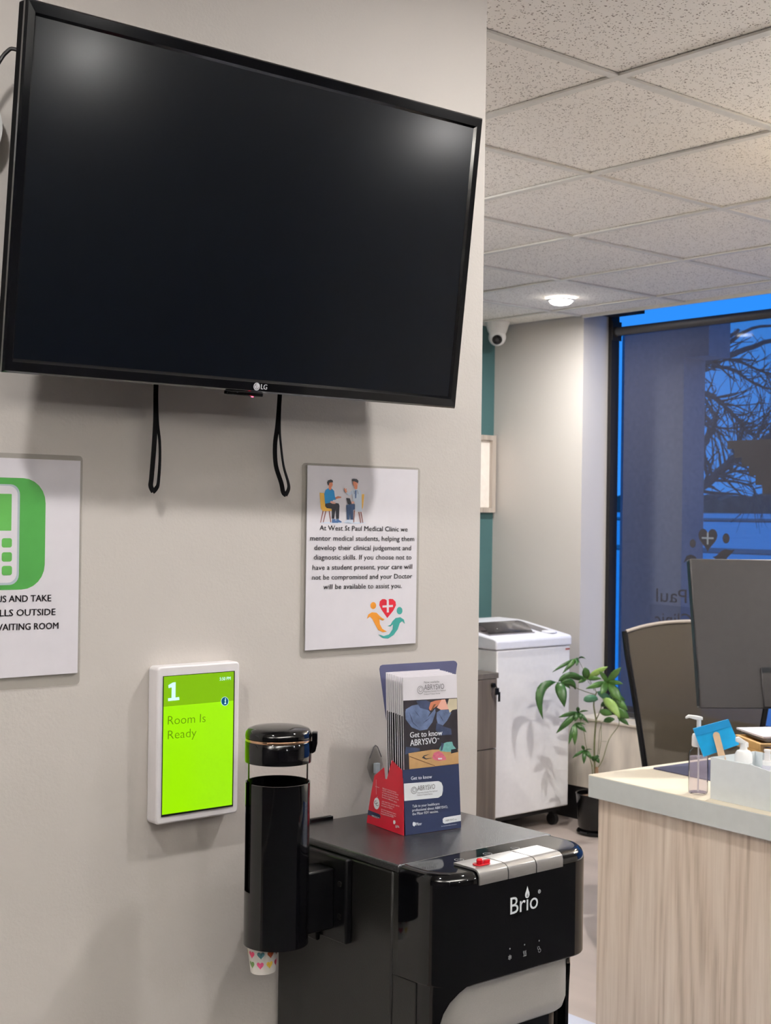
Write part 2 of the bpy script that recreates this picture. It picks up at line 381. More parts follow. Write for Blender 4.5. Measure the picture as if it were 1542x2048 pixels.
M['leaf1'] = mat('mid_green_leaf', srgb(72, 110, 50), .35, var=.2, scale=40)
M['leaf2'] = mat('pale_green_leaf', srgb(134, 164, 84), .4, var=.12, scale=40)
M['leaf3'] = mat('blue_green_leaf', srgb(66, 112, 84), .4, var=.1, scale=40)
M['mesh'] = weave_mat('brown_grey_chair_mesh', srgb(73, 67, 58), .07, 900)
M['meshpad'] = weave_mat('pale_lumbar_pad', srgb(92, 84, 74), .1, 900)
M['chair_rim'] = mat('grey_chair_rim', srgb(142, 132, 122), .6, bump=.4, bscale=500)
M['desk_top'] = mat('cream_laminate_top', srgb(228, 217, 194), .35, var=.04, scale=12, stretch=(1, .4, 1))
M['desk_edge'] = mat('pale_grey_edge_band', srgb(188, 192, 190), .4, var=.02)
M['desk_wood'] = wood_mat('pale_ash_laminate', srgb(160, 143, 126), srgb(192, 176, 160), srgb(208, 195, 180), 1.0, (1.0, 1.0, .045), .45)
M['frost'] = mat('pale_grey_acrylic', srgb(214, 220, 222), .25, var=.02)
M['liquid'] = clear_mat('clear_gel', (.96, .95, .98, 1), .06, .05, .22, srgb(232, 224, 240))
M['blue_card'] = mat('bright_blue_packet', srgb(8, 158, 218), .4, var=.08, scale=30)
M['blue_card2'] = mat('deeper_blue_packet_flap', srgb(6, 132, 192), .4, var=.08, scale=30)
M['stick'] = mat('pale_wooden_stick', srgb(214, 182, 148), .6, var=.08, scale=60)
M['pad'] = mat('navy_desk_mat', srgb(58, 58, 82), .5)
M['oak'] = mat('honey_oak', srgb(206, 164, 104), .5, var=.1, scale=30)
M['monback'] = mat('dark_grey_monitor_back', srgb(48, 46, 48), .45, var=.05, bump=.2, bscale=800)
M['monedge'] = mat('black_monitor_edge', srgb(16, 22, 28), .3)
M['snow'] = mat('blue_dusk_snow', srgb(214, 222, 232), .8, var=.06, scale=.3)
M['road'] = mat('wet_asphalt', srgb(96, 98, 102), .6, var=.1, scale=.5)
M['hedge'] = mat('distant_bare_brush', srgb(96, 88, 80), .9, var=.3, scale=.6)
M['treebark'] = mat('dark_tree_bark', srgb(84, 78, 78), .9, var=.2, scale=8)
M['cladding'] = mat('pale_exterior_cladding', srgb(170, 176, 182), .7)
M['pier'] = mat('dark_exterior_pier', srgb(126, 130, 142), .8, var=.1)
M['mount'] = mat('picture_mount_card', srgb(240, 232, 224), .6)
M['wfrm'] = wood_mat('pale_whitewashed_frame_wood', srgb(150, 138, 128), srgb(172, 160, 150), srgb(190, 180, 170))
M['shade'] = mat('warm_lamp_shade', srgb(240, 214, 150), .6, emis=(1, .72, .32, 1), estr=5)
M['brass'] = mat('brass_fitting', srgb(176, 140, 80), .3, metal=.9)

# measured plant leaves (base, middle, tip, width, tone), stems and tree limbs, in metres
LEAVES = [((4.6857, 4.0883, 0.7118), (4.6625, 4.0751, 0.7459), (4.6546, 4.0751, 0.7697), 0.0348, 0), ((4.6857, 4.0883, 0.7118), (4.7015, 4.0418, 0.7479), (4.7325, 4.0086, 0.7737), 0.0282, 2), ((4.6857, 4.0883, 0.7118), (4.6911, 4.0507, 0.7202), (4.7118, 4.0265, 0.7185), 0.0199, 1), ((4.6857, 4.0883, 0.7118), (4.6516, 4.0845, 0.7101), (4.6328, 4.094, 0.6982), 0.0182, 1), ((4.6857, 4.0883, 0.7118), (4.6357, 4.098, 0.7219), (4.6011, 4.121, 0.7218), 0.0232, 0), ((4.7566, 4.0277, 0.6981), (4.7145, 4.0176, 0.7315), (4.688, 4.0204, 0.7546), 0.0215, 1), ((4.7566, 4.0277, 0.6981), (4.7513, 3.9861, 0.7405), (4.7615, 3.9576, 0.7724), 0.0314, 1), ((4.7566, 4.0277, 0.6981), (4.755, 3.9831, 0.7042), (4.7688, 3.9515, 0.7), 0.0215, 1), ((4.7566, 4.0277, 0.6981), (4.6923, 4.0366, 0.6923), (4.6438, 4.0584, 0.6763), 0.0265, 1), ((4.7566, 4.0277, 0.6981), (4.7179, 4.0149, 0.6796), (4.6947, 4.015, 0.6509), 0.0331, 1), ((4.7566, 4.0277, 0.6981), (4.7526, 3.9852, 0.6637), (4.764, 3.9559, 0.6191), 0.0414, 1), ((4.5065, 4.1098, 0.7102), (4.429, 4.1301, 0.6712), (4.428, 4.1116, 0.5533), 0.0391, 0), ((4.5115, 4.1056, 0.7103), (4.4982, 4.071, 0.6724), (4.4982, 4.0515, 0.6071), 0.0472, 0), ((4.5363, 4.1238, 0.7084), (4.5834, 4.0966, 0.7375), (4.6553, 4.0748, 0.7151), 0.0264, 0), ((4.5414, 4.1195, 0.7003), (4.5838, 4.0964, 0.7063), (4.6249, 4.1009, 0.6683), 0.0297, 0), ((4.5561, 4.1331, 0.7143), (4.5664, 4.1113, 0.7), (4.5917, 4.1029, 0.6754), 0.0198, 0), ((4.6164, 4.0813, 0.8077), (4.5497, 4.0923, 0.7896), (4.4935, 4.1207, 0.7531), 0.0164, 0), ((4.6164, 4.0813, 0.8077), (4.5663, 4.0782, 0.7866), (4.5267, 4.0924, 0.7471), 0.0197, 0), ((4.6164, 4.0813, 0.8077), (4.6023, 4.0473, 0.8193), (4.6035, 4.0266, 0.8126), 0.0082, 0), ((4.6164, 4.0813, 0.8077), (4.5875, 4.06, 0.8043), (4.574, 4.0519, 0.7826), 0.0197, 0), ((4.6164, 4.0813, 0.8077), (4.5745, 4.0711, 0.7979), (4.5431, 4.0784, 0.7697), 0.0181, 1), ((4.7016, 4.0355, 0.6267), (4.6599, 4.0448, 0.6338), (4.6369, 4.0644, 0.6235), 0.0347, 3), ((4.6205, 4.0786, 0.5705), (4.6033, 4.067, 0.59), (4.6013, 4.0686, 0.5988), 0.0165, 0), ((4.6205, 4.0786, 0.5705), (4.5721, 4.0937, 0.5659), (4.5389, 4.1221, 0.5507), 0.0197, 0), ((4.6205, 4.0786, 0.5705), (4.5684, 4.097, 0.5309), (4.5315, 4.1286, 0.4806), 0.028, 0), ((4.6205, 4.0786, 0.5705), (4.6221, 4.0509, 0.5811), (4.639, 4.0365, 0.5811), 0.0082, 0), ((4.6205, 4.0786, 0.5705), (4.6225, 4.0507, 0.5537), (4.6396, 4.0361, 0.5262), 0.0148, 0), ((4.6205, 4.0786, 0.5705), (4.5993, 4.0705, 0.5574), (4.5933, 4.0757, 0.5336), 0.023, 0), ((4.6205, 4.0786, 0.5705), (4.6105, 4.0609, 0.5609), (4.6157, 4.0565, 0.5406), 0.0197, 0), ((4.6086, 4.089, 0.5225), (4.584, 4.0838, 0.4832), (4.5746, 4.092, 0.4331), 0.0197, 0), ((4.6086, 4.089, 0.5225), (4.594, 4.0753, 0.4809), (4.5946, 4.0749, 0.4285), 0.0247, 1), ((4.6086, 4.089, 0.5225), (4.6134, 4.0586, 0.51), (4.6334, 4.0416, 0.4867), 0.0214, 0), ((4.6086, 4.089, 0.5225), (4.6115, 4.0601, 0.5272), (4.6297, 4.0446, 0.5211), 0.0082, 0), ((4.6806, 4.0936, 0.3943), (4.6602, 4.0847, 0.4127), (4.6551, 4.0891, 0.4197), 0.0149, 0), ((4.6806, 4.0936, 0.3943), (4.6451, 4.0977, 0.3844), (4.625, 4.1149, 0.3632), 0.0149, 0), ((4.6806, 4.0936, 0.3943), (4.6647, 4.081, 0.3722), (4.6641, 4.0816, 0.3387), 0.0192, 0), ((4.6806, 4.0936, 0.3943), (4.6779, 4.0697, 0.3829), (4.6905, 4.059, 0.3601), 0.0206, 0), ((4.6806, 4.0936, 0.3943), (4.6782, 4.0694, 0.4044), (4.691, 4.0584, 0.4031), 0.0046, 0), ((4.7166, 4.0226, 0.6302), (4.7135, 3.9662, 0.6055), (4.7209, 3.9272, 0.5545), 0.0427, 2), ((4.7713, 4.0154, 0.6319), (4.7786, 3.9764, 0.6114), (4.8015, 3.9504, 0.5805), 0.0365, 1), ((4.7663, 4.0857, 0.561), (4.7744, 4.0524, 0.5615), (4.798, 4.0323, 0.5512), 0.0318, 1), ((4.7821, 4.0723, 0.516), (4.7859, 4.0427, 0.5292), (4.8053, 4.0261, 0.5313), 0.0268, 0), ((4.8289, 4.0322, 0.5386), (4.8332, 4.0023, 0.5275), (4.8531, 3.9854, 0.5055), 0.0217, 0), ((4.8183, 4.0412, 0.5719), (4.8284, 4.0063, 0.5591), (4.854, 3.9845, 0.5355), 0.0435, 1), ((4.7877, 4.0936, 0.5818), (4.7887, 4.0664, 0.5989), (4.8052, 4.0523, 0.6052), 0.0268, 0), ((4.8152, 4.0699, 0.636), (4.8278, 4.0329, 0.6297), (4.8561, 4.0088, 0.6128), 0.0302, 0), ((4.7588, 4.0918, 0.6513), (4.7691, 4.0567, 0.6349), (4.7948, 4.0349, 0.6079), 0.0301, 3), ((4.8084, 4.1425, 0.3443), (4.8008, 4.1227, 0.3384), (4.8087, 4.116, 0.321), 0.0203, 0), ((4.806, 4.1446, 0.3239), (4.7866, 4.1348, 0.3449), (4.7827, 4.1381, 0.3543), 0.0169, 0), ((4.8161, 4.1228, 0.3497), (4.7943, 4.1216, 0.3494), (4.788, 4.1336, 0.3375), 0.0169, 0)]
STEMS = [([(4.834, 4.1607, 0.1621), (4.8271, 4.1586, 0.2857), (4.82, 4.1569, 0.3886), (4.8179, 4.1508, 0.4744), (4.8157, 4.1451, 0.5127), (4.8028, 4.1484, 0.5811), (4.8043, 4.1394, 0.6294), (4.8049, 4.1314, 0.6437)], 0.0048, 0.003), ([(4.8179, 4.147, 0.5122), (4.7958, 4.1087, 0.5525), (4.7794, 4.0654, 0.6258), (4.7566, 4.0277, 0.6981)], 0.0025, 0.0014), ([(4.7999, 4.1357, 0.6301), (4.7263, 4.1294, 0.6497), (4.6533, 4.1226, 0.6723), (4.5783, 4.1176, 0.6946), (4.5065, 4.1098, 0.7102)], 0.0022, 0.0012), ([(4.8023, 4.1335, 0.6403), (4.7663, 4.116, 0.6683), (4.7227, 4.1049, 0.6893), (4.6857, 4.0883, 0.7118)], 0.0018, 0.001), ([(4.7945, 4.1402, 0.6503), (4.7352, 4.1205, 0.7103), (4.6711, 4.1049, 0.7659), (4.6164, 4.0813, 0.8077)], 0.0018, 0.001), ([(4.8193, 4.16, 0.164), (4.7911, 4.1421, 0.292), (4.7572, 4.1292, 0.3515), (4.7197, 4.1194, 0.4103), (4.6899, 4.103, 0.4653), (4.6552, 4.0908, 0.5132), (4.6205, 4.0786, 0.5705)], 0.0024, 0.0012), ([(4.8238, 4.1425, 0.3393), (4.8007, 4.1147, 0.3962), (4.7748, 4.0893, 0.4693), (4.7516, 4.0615, 0.52), (4.681, 4.0744, 0.5245), (4.6086, 4.089, 0.5225)], 0.0018, 0.001), ([(4.8301, 4.1371, 0.3564), (4.8164, 4.1134, 0.4286), (4.7963, 4.0953, 0.5069), (4.8012, 4.056, 0.518)], 0.0016, 0.001), ([(4.827, 4.1531, 0.2797), (4.8323, 4.1188, 0.3316), (4.837, 4.0849, 0.4304), (4.852, 4.0423, 0.4985), (4.8315, 4.0301, 0.5387)], 0.0024, 0.0014), ([(4.8088, 4.1555, 0.3017), (4.7457, 4.1237, 0.3602), (4.6806, 4.0936, 0.3943)], 0.0016, 0.001), ([(4.8153, 4.1101, 0.4207), (4.8332, 4.0947, 0.4211)], 0.001, 0.0008)]
LIMBS = [([(14.0, 10.478, 3.268), (14.0, 10.262, 3.402), (14.0, 10.013, 3.427), (14.0, 9.77, 3.481), (14.0, 9.437, 3.554), (14.0, 9.007, 3.587)], 0.05, 0.02), ([(14.0, 10.625, 3.187), (14.0, 10.37, 3.365), (14.0, 10.263, 3.462), (14.0, 10.017, 3.649), (14.0, 9.775, 3.803), (14.0, 9.54, 4.011)], 0.06, 0.02), ([(14.0, 10.138, 3.496), (14.0, 9.929, 3.641), (14.0, 9.705, 3.723), (14.0, 9.44, 3.727), (14.0, 9.17, 3.687)], 0.03, 0.012), ([(14.0, 10.083, 3.388), (14.0, 9.837, 3.325), (14.0, 9.578, 3.204), (14.0, 9.431, 3.165), (14.0, 9.162, 3.089)], 0.02, 0.008), ([(14.0, 10.279, 3.313), (14.0, 9.958, 3.246), (14.0, 9.696, 3.081), (14.0, 9.491, 2.996), (14.0, 9.324, 2.971)], 0.022, 0.008), ([(14.0, 10.623, 3.035), (14.0, 10.364, 2.974), (14.0, 10.201, 2.905), (14.0, 10.056, 2.794), (14.0, 9.879, 2.638), (14.0, 9.755, 2.501), (14.0, 9.601, 2.437)], 0.035, 0.02), ([(14.0, 10.712, 1.607), (14.0, 10.528, 1.759), (14.0, 10.311, 1.893), (14.0, 10.063, 2.083), (14.0, 9.855, 2.226), (14.0, 9.565, 2.349), (14.0, 9.317, 2.499), (14.0, 8.995, 2.74)], 0.07, 0.03), ([(14.0, 10.275, 1.907), (14.0, 9.991, 2.008), (14.0, 9.714, 2.018), (14.0, 9.476, 1.971)], 0.02, 0.008), ([(14.0, 10.203, 1.914), (14.0, 9.885, 1.889), (14.0, 9.677, 1.829), (14.0, 9.607, 1.741)], 0.018, 0.006), ([(14.0, 10.543, 2.667), (14.0, 10.377, 2.63), (14.0, 10.195, 2.562), (14.0, 10.0, 2.54), (14.0, 9.86, 2.549), (14.0, 9.756, 2.515)], 0.02, 0.008), ([(14.0, 9.6, 2.422), (14.0, 9.519, 2.622), (14.0, 9.425, 2.733), (14.0, 9.322, 2.814)], 0.018, 0.008), ([(14.0, 10.706, 1.226), (14.0, 10.752, 1.76), (14.0, 10.727, 2.522), (14.0, 10.7, 3.192), (14.0, 10.631, 3.583)], 0.13, 0.08)]

# ================================================================== SETTING
def slab(name, x0, x1, y0, y1, z0, z1, m, parent=None):
    return MB().box(x0, x1, y0, y1, z0, z1, m).build(name, parent, smooth=False)
WY = 1.657
struct(slab('floor', -3, 5.3, -4.2, 5.2, -.1, 0, M['floor']))
struct(slab('wall_left', -3, 1.624, WY, WY+.12, 0, CEIL-.003, M['wall']))
struct(slab('wall_teal', 1.624, 5.012, 4.99, 5.11, 0, CEIL+.0295, M['teal']))
struct(slab('wall_west', -3.1, -3, -4.2, 5.2, 0, 2.8, M['dark_wall']))
struct(slab('wall_back', -3, 5.3, -4.3, -4.2, 0, 2.8, M['dark_wall']))
struct(slab('wall_corridor', -3, 1.624, 4.99, 5.11, 0, CEIL+.0295, M['wall']))
struct(slab('wall_column', 4.98, 5.16, 4.395, 4.99, 0, 2.75, M['wall']))
struct(slab('wall_low', 5.14, 5.3, -4.2, 4.395, 0, .47, M['wall']))
struct(slab('wall_right', 5.14, 5.3, -4.2, -.60, .4905, 2.75, M['wall']))  # unseen wall, added to keep the window's blue out of the television screen
tag(MB().prism([(-2.9, -4.1), (4.85, -4.1), (4.85, .36), (1.85, .36), (1.85, 1.20), (-2.9, 1.20)], 'z', .0004, .008, M['carpet']).build('waiting_carpet', bevel=.002), 'charcoal carpet of the waiting area behind the viewer', 'carpet')  # unseen carpet, added so the glossy cooler front reflects something dark
struct(slab('wall_corner', 5.16, 5.3, 4.45, 5.2, 0, 2.8, M['wall']))
# marbled wainscot under the window with its pale ledge and black base
struct(MB().box(4.965, 5.14, -4.2, 4.392, .157, .476, M['marble']).box(4.965, 4.979, 4.392, 4.60, .157, .476, M['marble']).build('trim_1', bevel=.003))
struct(MB().box(4.958, 5.14, -4.2, 4.392, .4765, .490, M['marbleledge']).box(4.958, 4.979, 4.392, 4.60, .4765, .490, M['marbleledge']).build('trim_2', bevel=.003))
struct(slab('baseboard_right', 4.968, 4.9795, -4.2, 4.62, 0, .157, M['blackbase']))
struct(slab('baseboard_teal', 1.63, 4.98, 4.978, 4.99, 0, .1, M['blackbase']))
# bulkhead: the ceiling stops short of the glass, which rises above it
struct(slab('trim_3', 4.965, 4.98, -4.2, 4.393, CEIL-.012, 2.78, M['white_trim']))
struct(slab('trim_4', 4.98, 5.3, -4.2, 5.2, 2.75, 2.8, M['frame_dark']))

# suspended ceiling: panel above, tiles and grid bars as pieces of it
ceil = struct(slab('ceiling', -3, 4.965, -4.2, 5.11, CEIL+.03, CEIL+.06, M['white_trim']))
P = .6096; GX0, GY0 = 2.325, 1.963
xs = [GX0+P*k for k in range(-9, 5)]; ys = [GY0+P*k for k in range(-11, 6)]
XE = [-3]+[x for x in xs if -3 < x < 4.95]+[4.965]; YE = [-4.2]+[y for y in ys if -4.2 < y < 4.97]+[4.99]
tiles = {}
rnd = random.Random(4)
for i in range(len(XE)-1):
    for j in range(len(YE)-1):
        a, b = round(XE[i+1]-XE[i], 3), round(YE[j+1]-YE[j], 3)
        if (a, b) not in tiles:
            tiles[(a, b)] = MB().box(-a/2+.004, a/2-.004, -b/2+.004, b/2-.004, 0, .015, M['tile']).build('tile', ceil, smooth=False); t = tiles[(a, b)]
        else:
            t = bpy.data.objects.new('tile', tiles[(a, b)].data); sc.collection.objects.link(t); t.parent = ceil
        t.location = ((XE[i]+XE[i+1])/2, (YE[j]+YE[j+1])/2, CEIL+rnd.uniform(0, .0012))
for x in XE[1:-1]:
    MB().box(x-.012, x+.012, -4.2, 4.99, CEIL-.0065, CEIL-.001, M['grid']).box(x-.003, x+.003, -4.2, 4.99, CEIL-.001, CEIL+.028, M['grid']).build('grid_bar', ceil, smooth=False)
for y in YE[1:-1]:
    for i in range(len(XE)-1):
        MB().box(XE[i]+.0122, XE[i+1]-.0122, y-.012, y+.012, CEIL-.006, CEIL-.0005, M['grid']).build('grid_bar', ceil, smooth=False)

# window 1: dark frame, glass, decals
win = struct(MB().box(5.16, 5.22, 4.375, 4.445, .47, 2.75, M['frame_dark']).box(5.161, 5.219, 1.9, 1.97, .47, 2.75, M['frame_dark']).box(5.161, 5.219, -.599, -.53, .47, 2.75, M['frame_dark'])
             .box(5.16, 5.22, -.599, 4.375, .47, .53, M['frame_dark']).box(5.16, 5.22, -.599, 4.375, 2.70, 2.75, M['frame_dark']).build('window_1', bevel=.003))
for y0, y1 in ((1.97, 4.375), (-.53, 1.9)):
    MB().box(5.189, 5.195, y0, y1, .53, 2.70, M['pane']).build('pane', win, smooth=False)
struct(slab('trim_5', 5.0, 5.155, 4.17, 4.36, 2.40, 2.74, M['frame_dark']))

def glass_decal(name, label, polys, m, texts=()):
    p = Print(lambda u, v, l: (5.188-l, u, v))   # u = y, v = z on the inner face of the glass
    for q in polys: p.poly(q, m, .0004)
    for s, a, b, cap in texts: p.text(s, a, b, cap, m, .01)
    return tag(p.build(name, None), label, 'decal')
st = [(3.718, 1.786), (3.718, 1.748), (3.680, 1.748), (3.680, 1.709), (3.641, 1.709), (3.641, 1.669), (3.603, 1.669), (3.603, 1.628), (3.567, 1.628), (3.567, 1.586), (3.530, 1.586), (3.530, 1.547), (3.20, 1.547), (3.20, 1.786)]
glass_decal('window_decal', 'large dark stair-stepped decal on the window glass behind the monitor', [st], M['decal'])
hp = Print(lambda u, v, l: (5.188-l, u, v))
hh = heart(3.817, 1.336, .105, .108)
hp.poly(hh, M['decal'], .0004)
hp.poly([(3.85, 1.343), (3.785, 1.343), (3.785, 1.351), (3.85, 1.351)], M['edge_ink'], .0008).poly([(3.822, 1.318), (3.813, 1.318), (3.813, 1.373), (3.822, 1.373)], M['edge_ink'], .0009)
hp.poly(circ(3.718, 1.348, .019, .023), M['decal'], .0004).poly(circ(3.900, 1.321, .017, .020), M['decal'], .0004)
hp.poly([(3.79, 1.262), (3.77, 1.268), (3.745, 1.29), (3.72, 1.30), (3.69, 1.295), (3.67, 1.30), (3.685, 1.283), (3.71, 1.262), (3.73, 1.225), (3.76, 1.18), (3.79, 1.15), (3.83, 1.13), (3.85, 1.135), (3.81, 1.16), (3.785, 1.2), (3.765, 1.25)], M['decal'], .0004)
hp.poly([(3.845, 1.215), (3.865, 1.235), (3.885, 1.262), (3.91, 1.27), (3.935, 1.262), (3.95, 1.23), (3.925, 1.245), (3.9, 1.22), (3.885, 1.18), (3.86, 1.15), (3.83, 1.14), (3.85, 1.17), (3.862, 1.2)], M['decal'], .0004)
tag(hp.build('clinic_logo_decal', None), 'dark heart-with-cross and two figures decal on the window glass', 'decal')
# the lettering faces the street, so it reads mirrored from in here
sp = Print(lambda u, v, l: (5.188-l, u, v))
sp.text('Paul', (3.93, 1.045), (4.105, 1.043), .062, M['decal'], .0)
sp.text('West St', (3.57, 1.049), (3.88, 1.046), .062, M['decal'], .0)
sp.text('Clinic', (3.90, .935), (4.112, .932), .062, M['decal'], .0)
sp.text('Medical', (3.52, .938), (3.85, .935), .062, M['decal'], .0)
ld = thing('lettering_decal', 'mirrored clinic name lettering low on the window glass', 'decal', (0, 0, 0))
sp.build('word', ld, 'word')
tag(Print(lambda u, v, l: (5.1875-l, u, v)).poly([(4.143, .90), (3.50, .90), (3.50, 1.022), (4.143, 1.03)], M['decal2'], .0001).build('decal_film', None), 'pale translucent rectangle of film behind lower window lettering', 'decal')

# roller blind
rb = thing('roller_blind', 'grey see-through roller blind hanging over the window', 'blind', (5.1, 2.0, 2.32))
MB().tube([(0, 2.285, 0), (0, -2.55, 0)], .021, M['roller'], 20).build('roller_tube', rb)
MB().tube([(.012, 2.300, .0), (.012, 2.286, 0)], .026, M['frame_dark'], 16).box(-.02, .045, 2.300, 2.306, -.04, .05, M['frame_dark']).build('bracket', rb)
MB().box(.009, .0105, -2.55, 2.250, -1.80, -.010, M['blind']).build('blind_cloth', rb, smooth=False)
MB().box(.002, .018, -2.55, 2.250, -1.824, -1.8005, M['roller']).build('bottom_bar', rb, bevel=.003)

# ---------- outside
gr = MB()
prof = [(5.5, -.15), (40, -.15), (70, .0), (110, 1.2), (160, 2.4), (260, 2.6)]
for (xa, za), (xb, zb) in zip(prof, prof[1:]): gr.poly([(xa, -60, za), (xb, -60, zb), (xb, 300, zb), (xa, 300, za)], M['snow'])
struct(gr.build('ground', smooth=False))
tag(MB().box(52, 60, -60, 300, -.149, -.03, M['road']).build('road', smooth=False), 'dark wet road crossing the snow nearest the window', 'road')
tag(MB().poly([(112, -60, 1.35), (122, -60, 1.62), (122, 300, 1.62), (112, 300, 1.35)], M['road']).build('road', smooth=False), 'thin dark far road across the snowy field', 'road')
r = random.Random(3)
hb = MB(); top = [(y, 4.3+r.uniform(-.5, .9)) for y in np.arange(-20, 260, 2.2)]
hb.prism([(float(a), b) for a, b in top]+[(260., 2.2), (-20., 2.2)], 'x', 158, 164, M['hedge'])
h = hb.build('brush_line', smooth=False); tag(h, 'dark distant line of bare brush on the horizon beyond the window', 'hedge'); h['kind'] = 'stuff'
tag(MB().box(5.75, 5.93, 4.393, 4.80, -.15, 2.44, M['pier']).box(5.75, 5.93, 4.24, 4.393, 2.26, 2.44, M['pier']).build('exterior_pier', smooth=False), 'dark building pier just outside the window, left of the tree', 'pier')

def tree():
    t = thing('bare_tree', 'bare branching winter tree outside the window', 'tree', (14, 10.5, -.15))
    off = Vector((14, 10.5, -.15)); rr = random.Random(11)
    trunk = MB(); br = MB(); tw = MB()
    TY = LIMBS[-1][0][1][1]   # the trunk's y; the crown is grown on both sides of it
    ALL = LIMBS[:-1]+[([(p[0]+1.5*i/len(pts), TY-(p[1]-TY)*.22+.02, p[2]+.12) for i, p in enumerate(pts)], r0, r1) for pts, r0, r1 in LIMBS[:-1]]+[LIMBS[-1]]
    for k, (pts, r0, r1) in enumerate(ALL):
        P_ = [p-off for p in cat(pts, 4)]
        P_ = [q for q in P_ if q.z-.15 < 3.75]
        for q in P_: q.x += rr.uniform(-.02, .02)
        n = len(P_); rad = [r0+(r1-r0)*i/(n-1) for i in range(n)]
        (trunk if k == len(ALL)-1 else br).tube(P_, rad, M['treebark'], 6)
        if k == len(ALL)-1: continue
        for i in range(1, n-1):
            if P_[i].z > 3.55: continue
            for s in range(2 if k < len(LIMBS)-1 else 1):
                d = (P_[i+1]-P_[i]).normalized(); a = rr.choice((-1, 1))*rr.uniform(.4, 1.2)
                # turn mostly in the plane facing the window, with some depth
                d2 = Vector((rr.uniform(-.5, .5), d.y*math.cos(a)-d.z*math.sin(a), d.y*math.sin(a)+d.z*math.cos(a))).normalized()
                L = rr.uniform(.2, .75)*(1 if k < len(LIMBS)-1 else .5); p = P_[i]; q = [p]
                for w_ in range(4):
                    if p.z > 3.75: d2.z = -abs(d2.z)*.3
                    d2 = (d2+Vector((rr.uniform(-.2, .2), rr.uniform(-.3, .3), rr.uniform(-.25, .25)))).normalized(); p = p+d2*L/4; q.append(p)
                tw.tube(q, [max(.006, rad[i]*.4)*(1-.17*w_) for w_ in range(5)], M['treebark'], 4)
                if rr.random() < .6:
                    d3 = (d2+Vector((rr.uniform(-.4, .4), rr.uniform(-.8, .8), rr.uniform(-.6, .8)))).normalized()
                    tw.tube([q[2], q[2]+d3*L*.25, q[2]+d3*L*.5+Vector((0, rr.uniform(-.05, .05), 0))], [.007, .005, .004], M['treebark'], 4)
    q0 = Vector(LIMBS[-1][0][0])-off
    trunk.tube([(q0.x+.03, q0.y+.04, -.05), (q0.x+.02, q0.y+.02, q0.z*.5), tuple(q0)], [.19, .15, .13], M['treebark'], 8)
    trunk.build('trunk', t); br.build('branches', t)
    o = tw.build('twigs', t); o['kind'] = 'stuff'
tree()

# ================================================================== CEILING THINGS
for i, (x, y, p) in enumerate(DOWNLIGHTS):
    lab = ['round recessed downlight glowing near the window wall', 'round downlight left of the television, close to its wall', 'round downlight right of the television, close to its wall', 'round downlight behind the viewer, middle of the room',
           'round downlight behind the viewer, window side', 'round downlight behind the viewer, far left', 'round downlight over the desk side near the window', 'round downlight at the very back of the room', 'round downlight over the desk and monitor', 'round downlight in the corridor, hidden past the end of the television wall'][i]
    t = thing('downlight', lab, 'light', (x, y, CEIL), group='recessed ceiling downlights')
    MB().lathe([(.050, -.0075), (.062, -.0075), (.062, -.011), (.058, -.0135), (.050, -.0135)], (0, 0, 0), M['white_plastic'], 40, False).build('trim_ring', t)
    MB().lathe([(.0495, -.0075), (.0495, -.014), (.045, -.022), (.034, -.028), (.016, -.031), (.0001, -.0315)], (0, 0, 0), M['led_panel'], 36).build('lens', t)
    LAMPS[i].parent = t; LAMPS[i].location = (0, 0, -.034)
# warm pendant lamp to the right of the view; its glow shows on the ceiling
pl = thing('pendant_lamp', 'warm globe pendant lamp hanging out of view above the desk', 'lamp', (3.33, 1.72, CEIL))
MB().lathe([(.05, -.0075), (.05, -.02), (.04, -.028), (.003, -.03)], (0, 0, 0), M['brass'], 28).build('canopy', pl)
MB().tube([(0, 0, -.028), (0, 0, -.20)], .003, M['cable']).build('cord', pl)
MB().lathe([(.0001, -.18)]+[(.06*math.sin(math.radians(a)), -.24+.06*math.cos(math.radians(a))) for a in range(15, 166, 15)]+[(.0001, -.30)], (0, 0, 0), M['shade'], 28).build('globe', pl)
l = bpy.data.lights.new('pendant_bulb', 'POINT'); l.energy = 24; l.color = (1, .74, .38); l.shadow_soft_size = .065
lo = bpy.data.objects.new('pendant_bulb', l); sc.collection.objects.link(lo); lo.parent = pl; lo.location = (0, 0, -.24)

for i, (x, y, L_, p_) in enumerate(FILL_UPLIGHTS):  # fill bars outside the view, hung only to light the ceiling
    t = thing('linear_pendant', ['long white uplight bar over the waiting area behind the viewer', 'white uplight bar hanging over the desk, right of the view', 'white uplight bar over the far left of the waiting area', 'white uplight bar in the corridor behind the television wall'][i], 'light', (x, y, CEIL-.42))
    MB().prism([(-.03, -.02), (.03, -.02), (.03, .02), (.026, .02), (.026, -.01), (-.026, -.01), (-.026, .02), (-.03, .02)], 'x', -L_/2, L_/2, M['white_plastic']).build('housing', t, smooth=False)
    MB().box(-L_/2, L_/2, -.0255, .0255, -.0095, -.004, M['led_panel']).build('light_strip', t, smooth=False)
    for s_ in (-1, 1): MB().tube([(s_*L_*.4, .0, -.004), (s_*L_*.4, .0, .413)], .0012, M['steel'], 6).build('wire', t)
    l = bpy.data.lights.new('uplight', 'AREA'); l.shape = 'RECTANGLE'; l.size = L_; l.size_y = .05; l.energy = p_; l.color = (1, .985, .96)
    lo = bpy.data.objects.new('uplight', l); sc.collection.objects.link(lo); lo.parent = t; lo.location = (0, 0, .001); lo.rotation_euler = (math.pi, 0, 0)

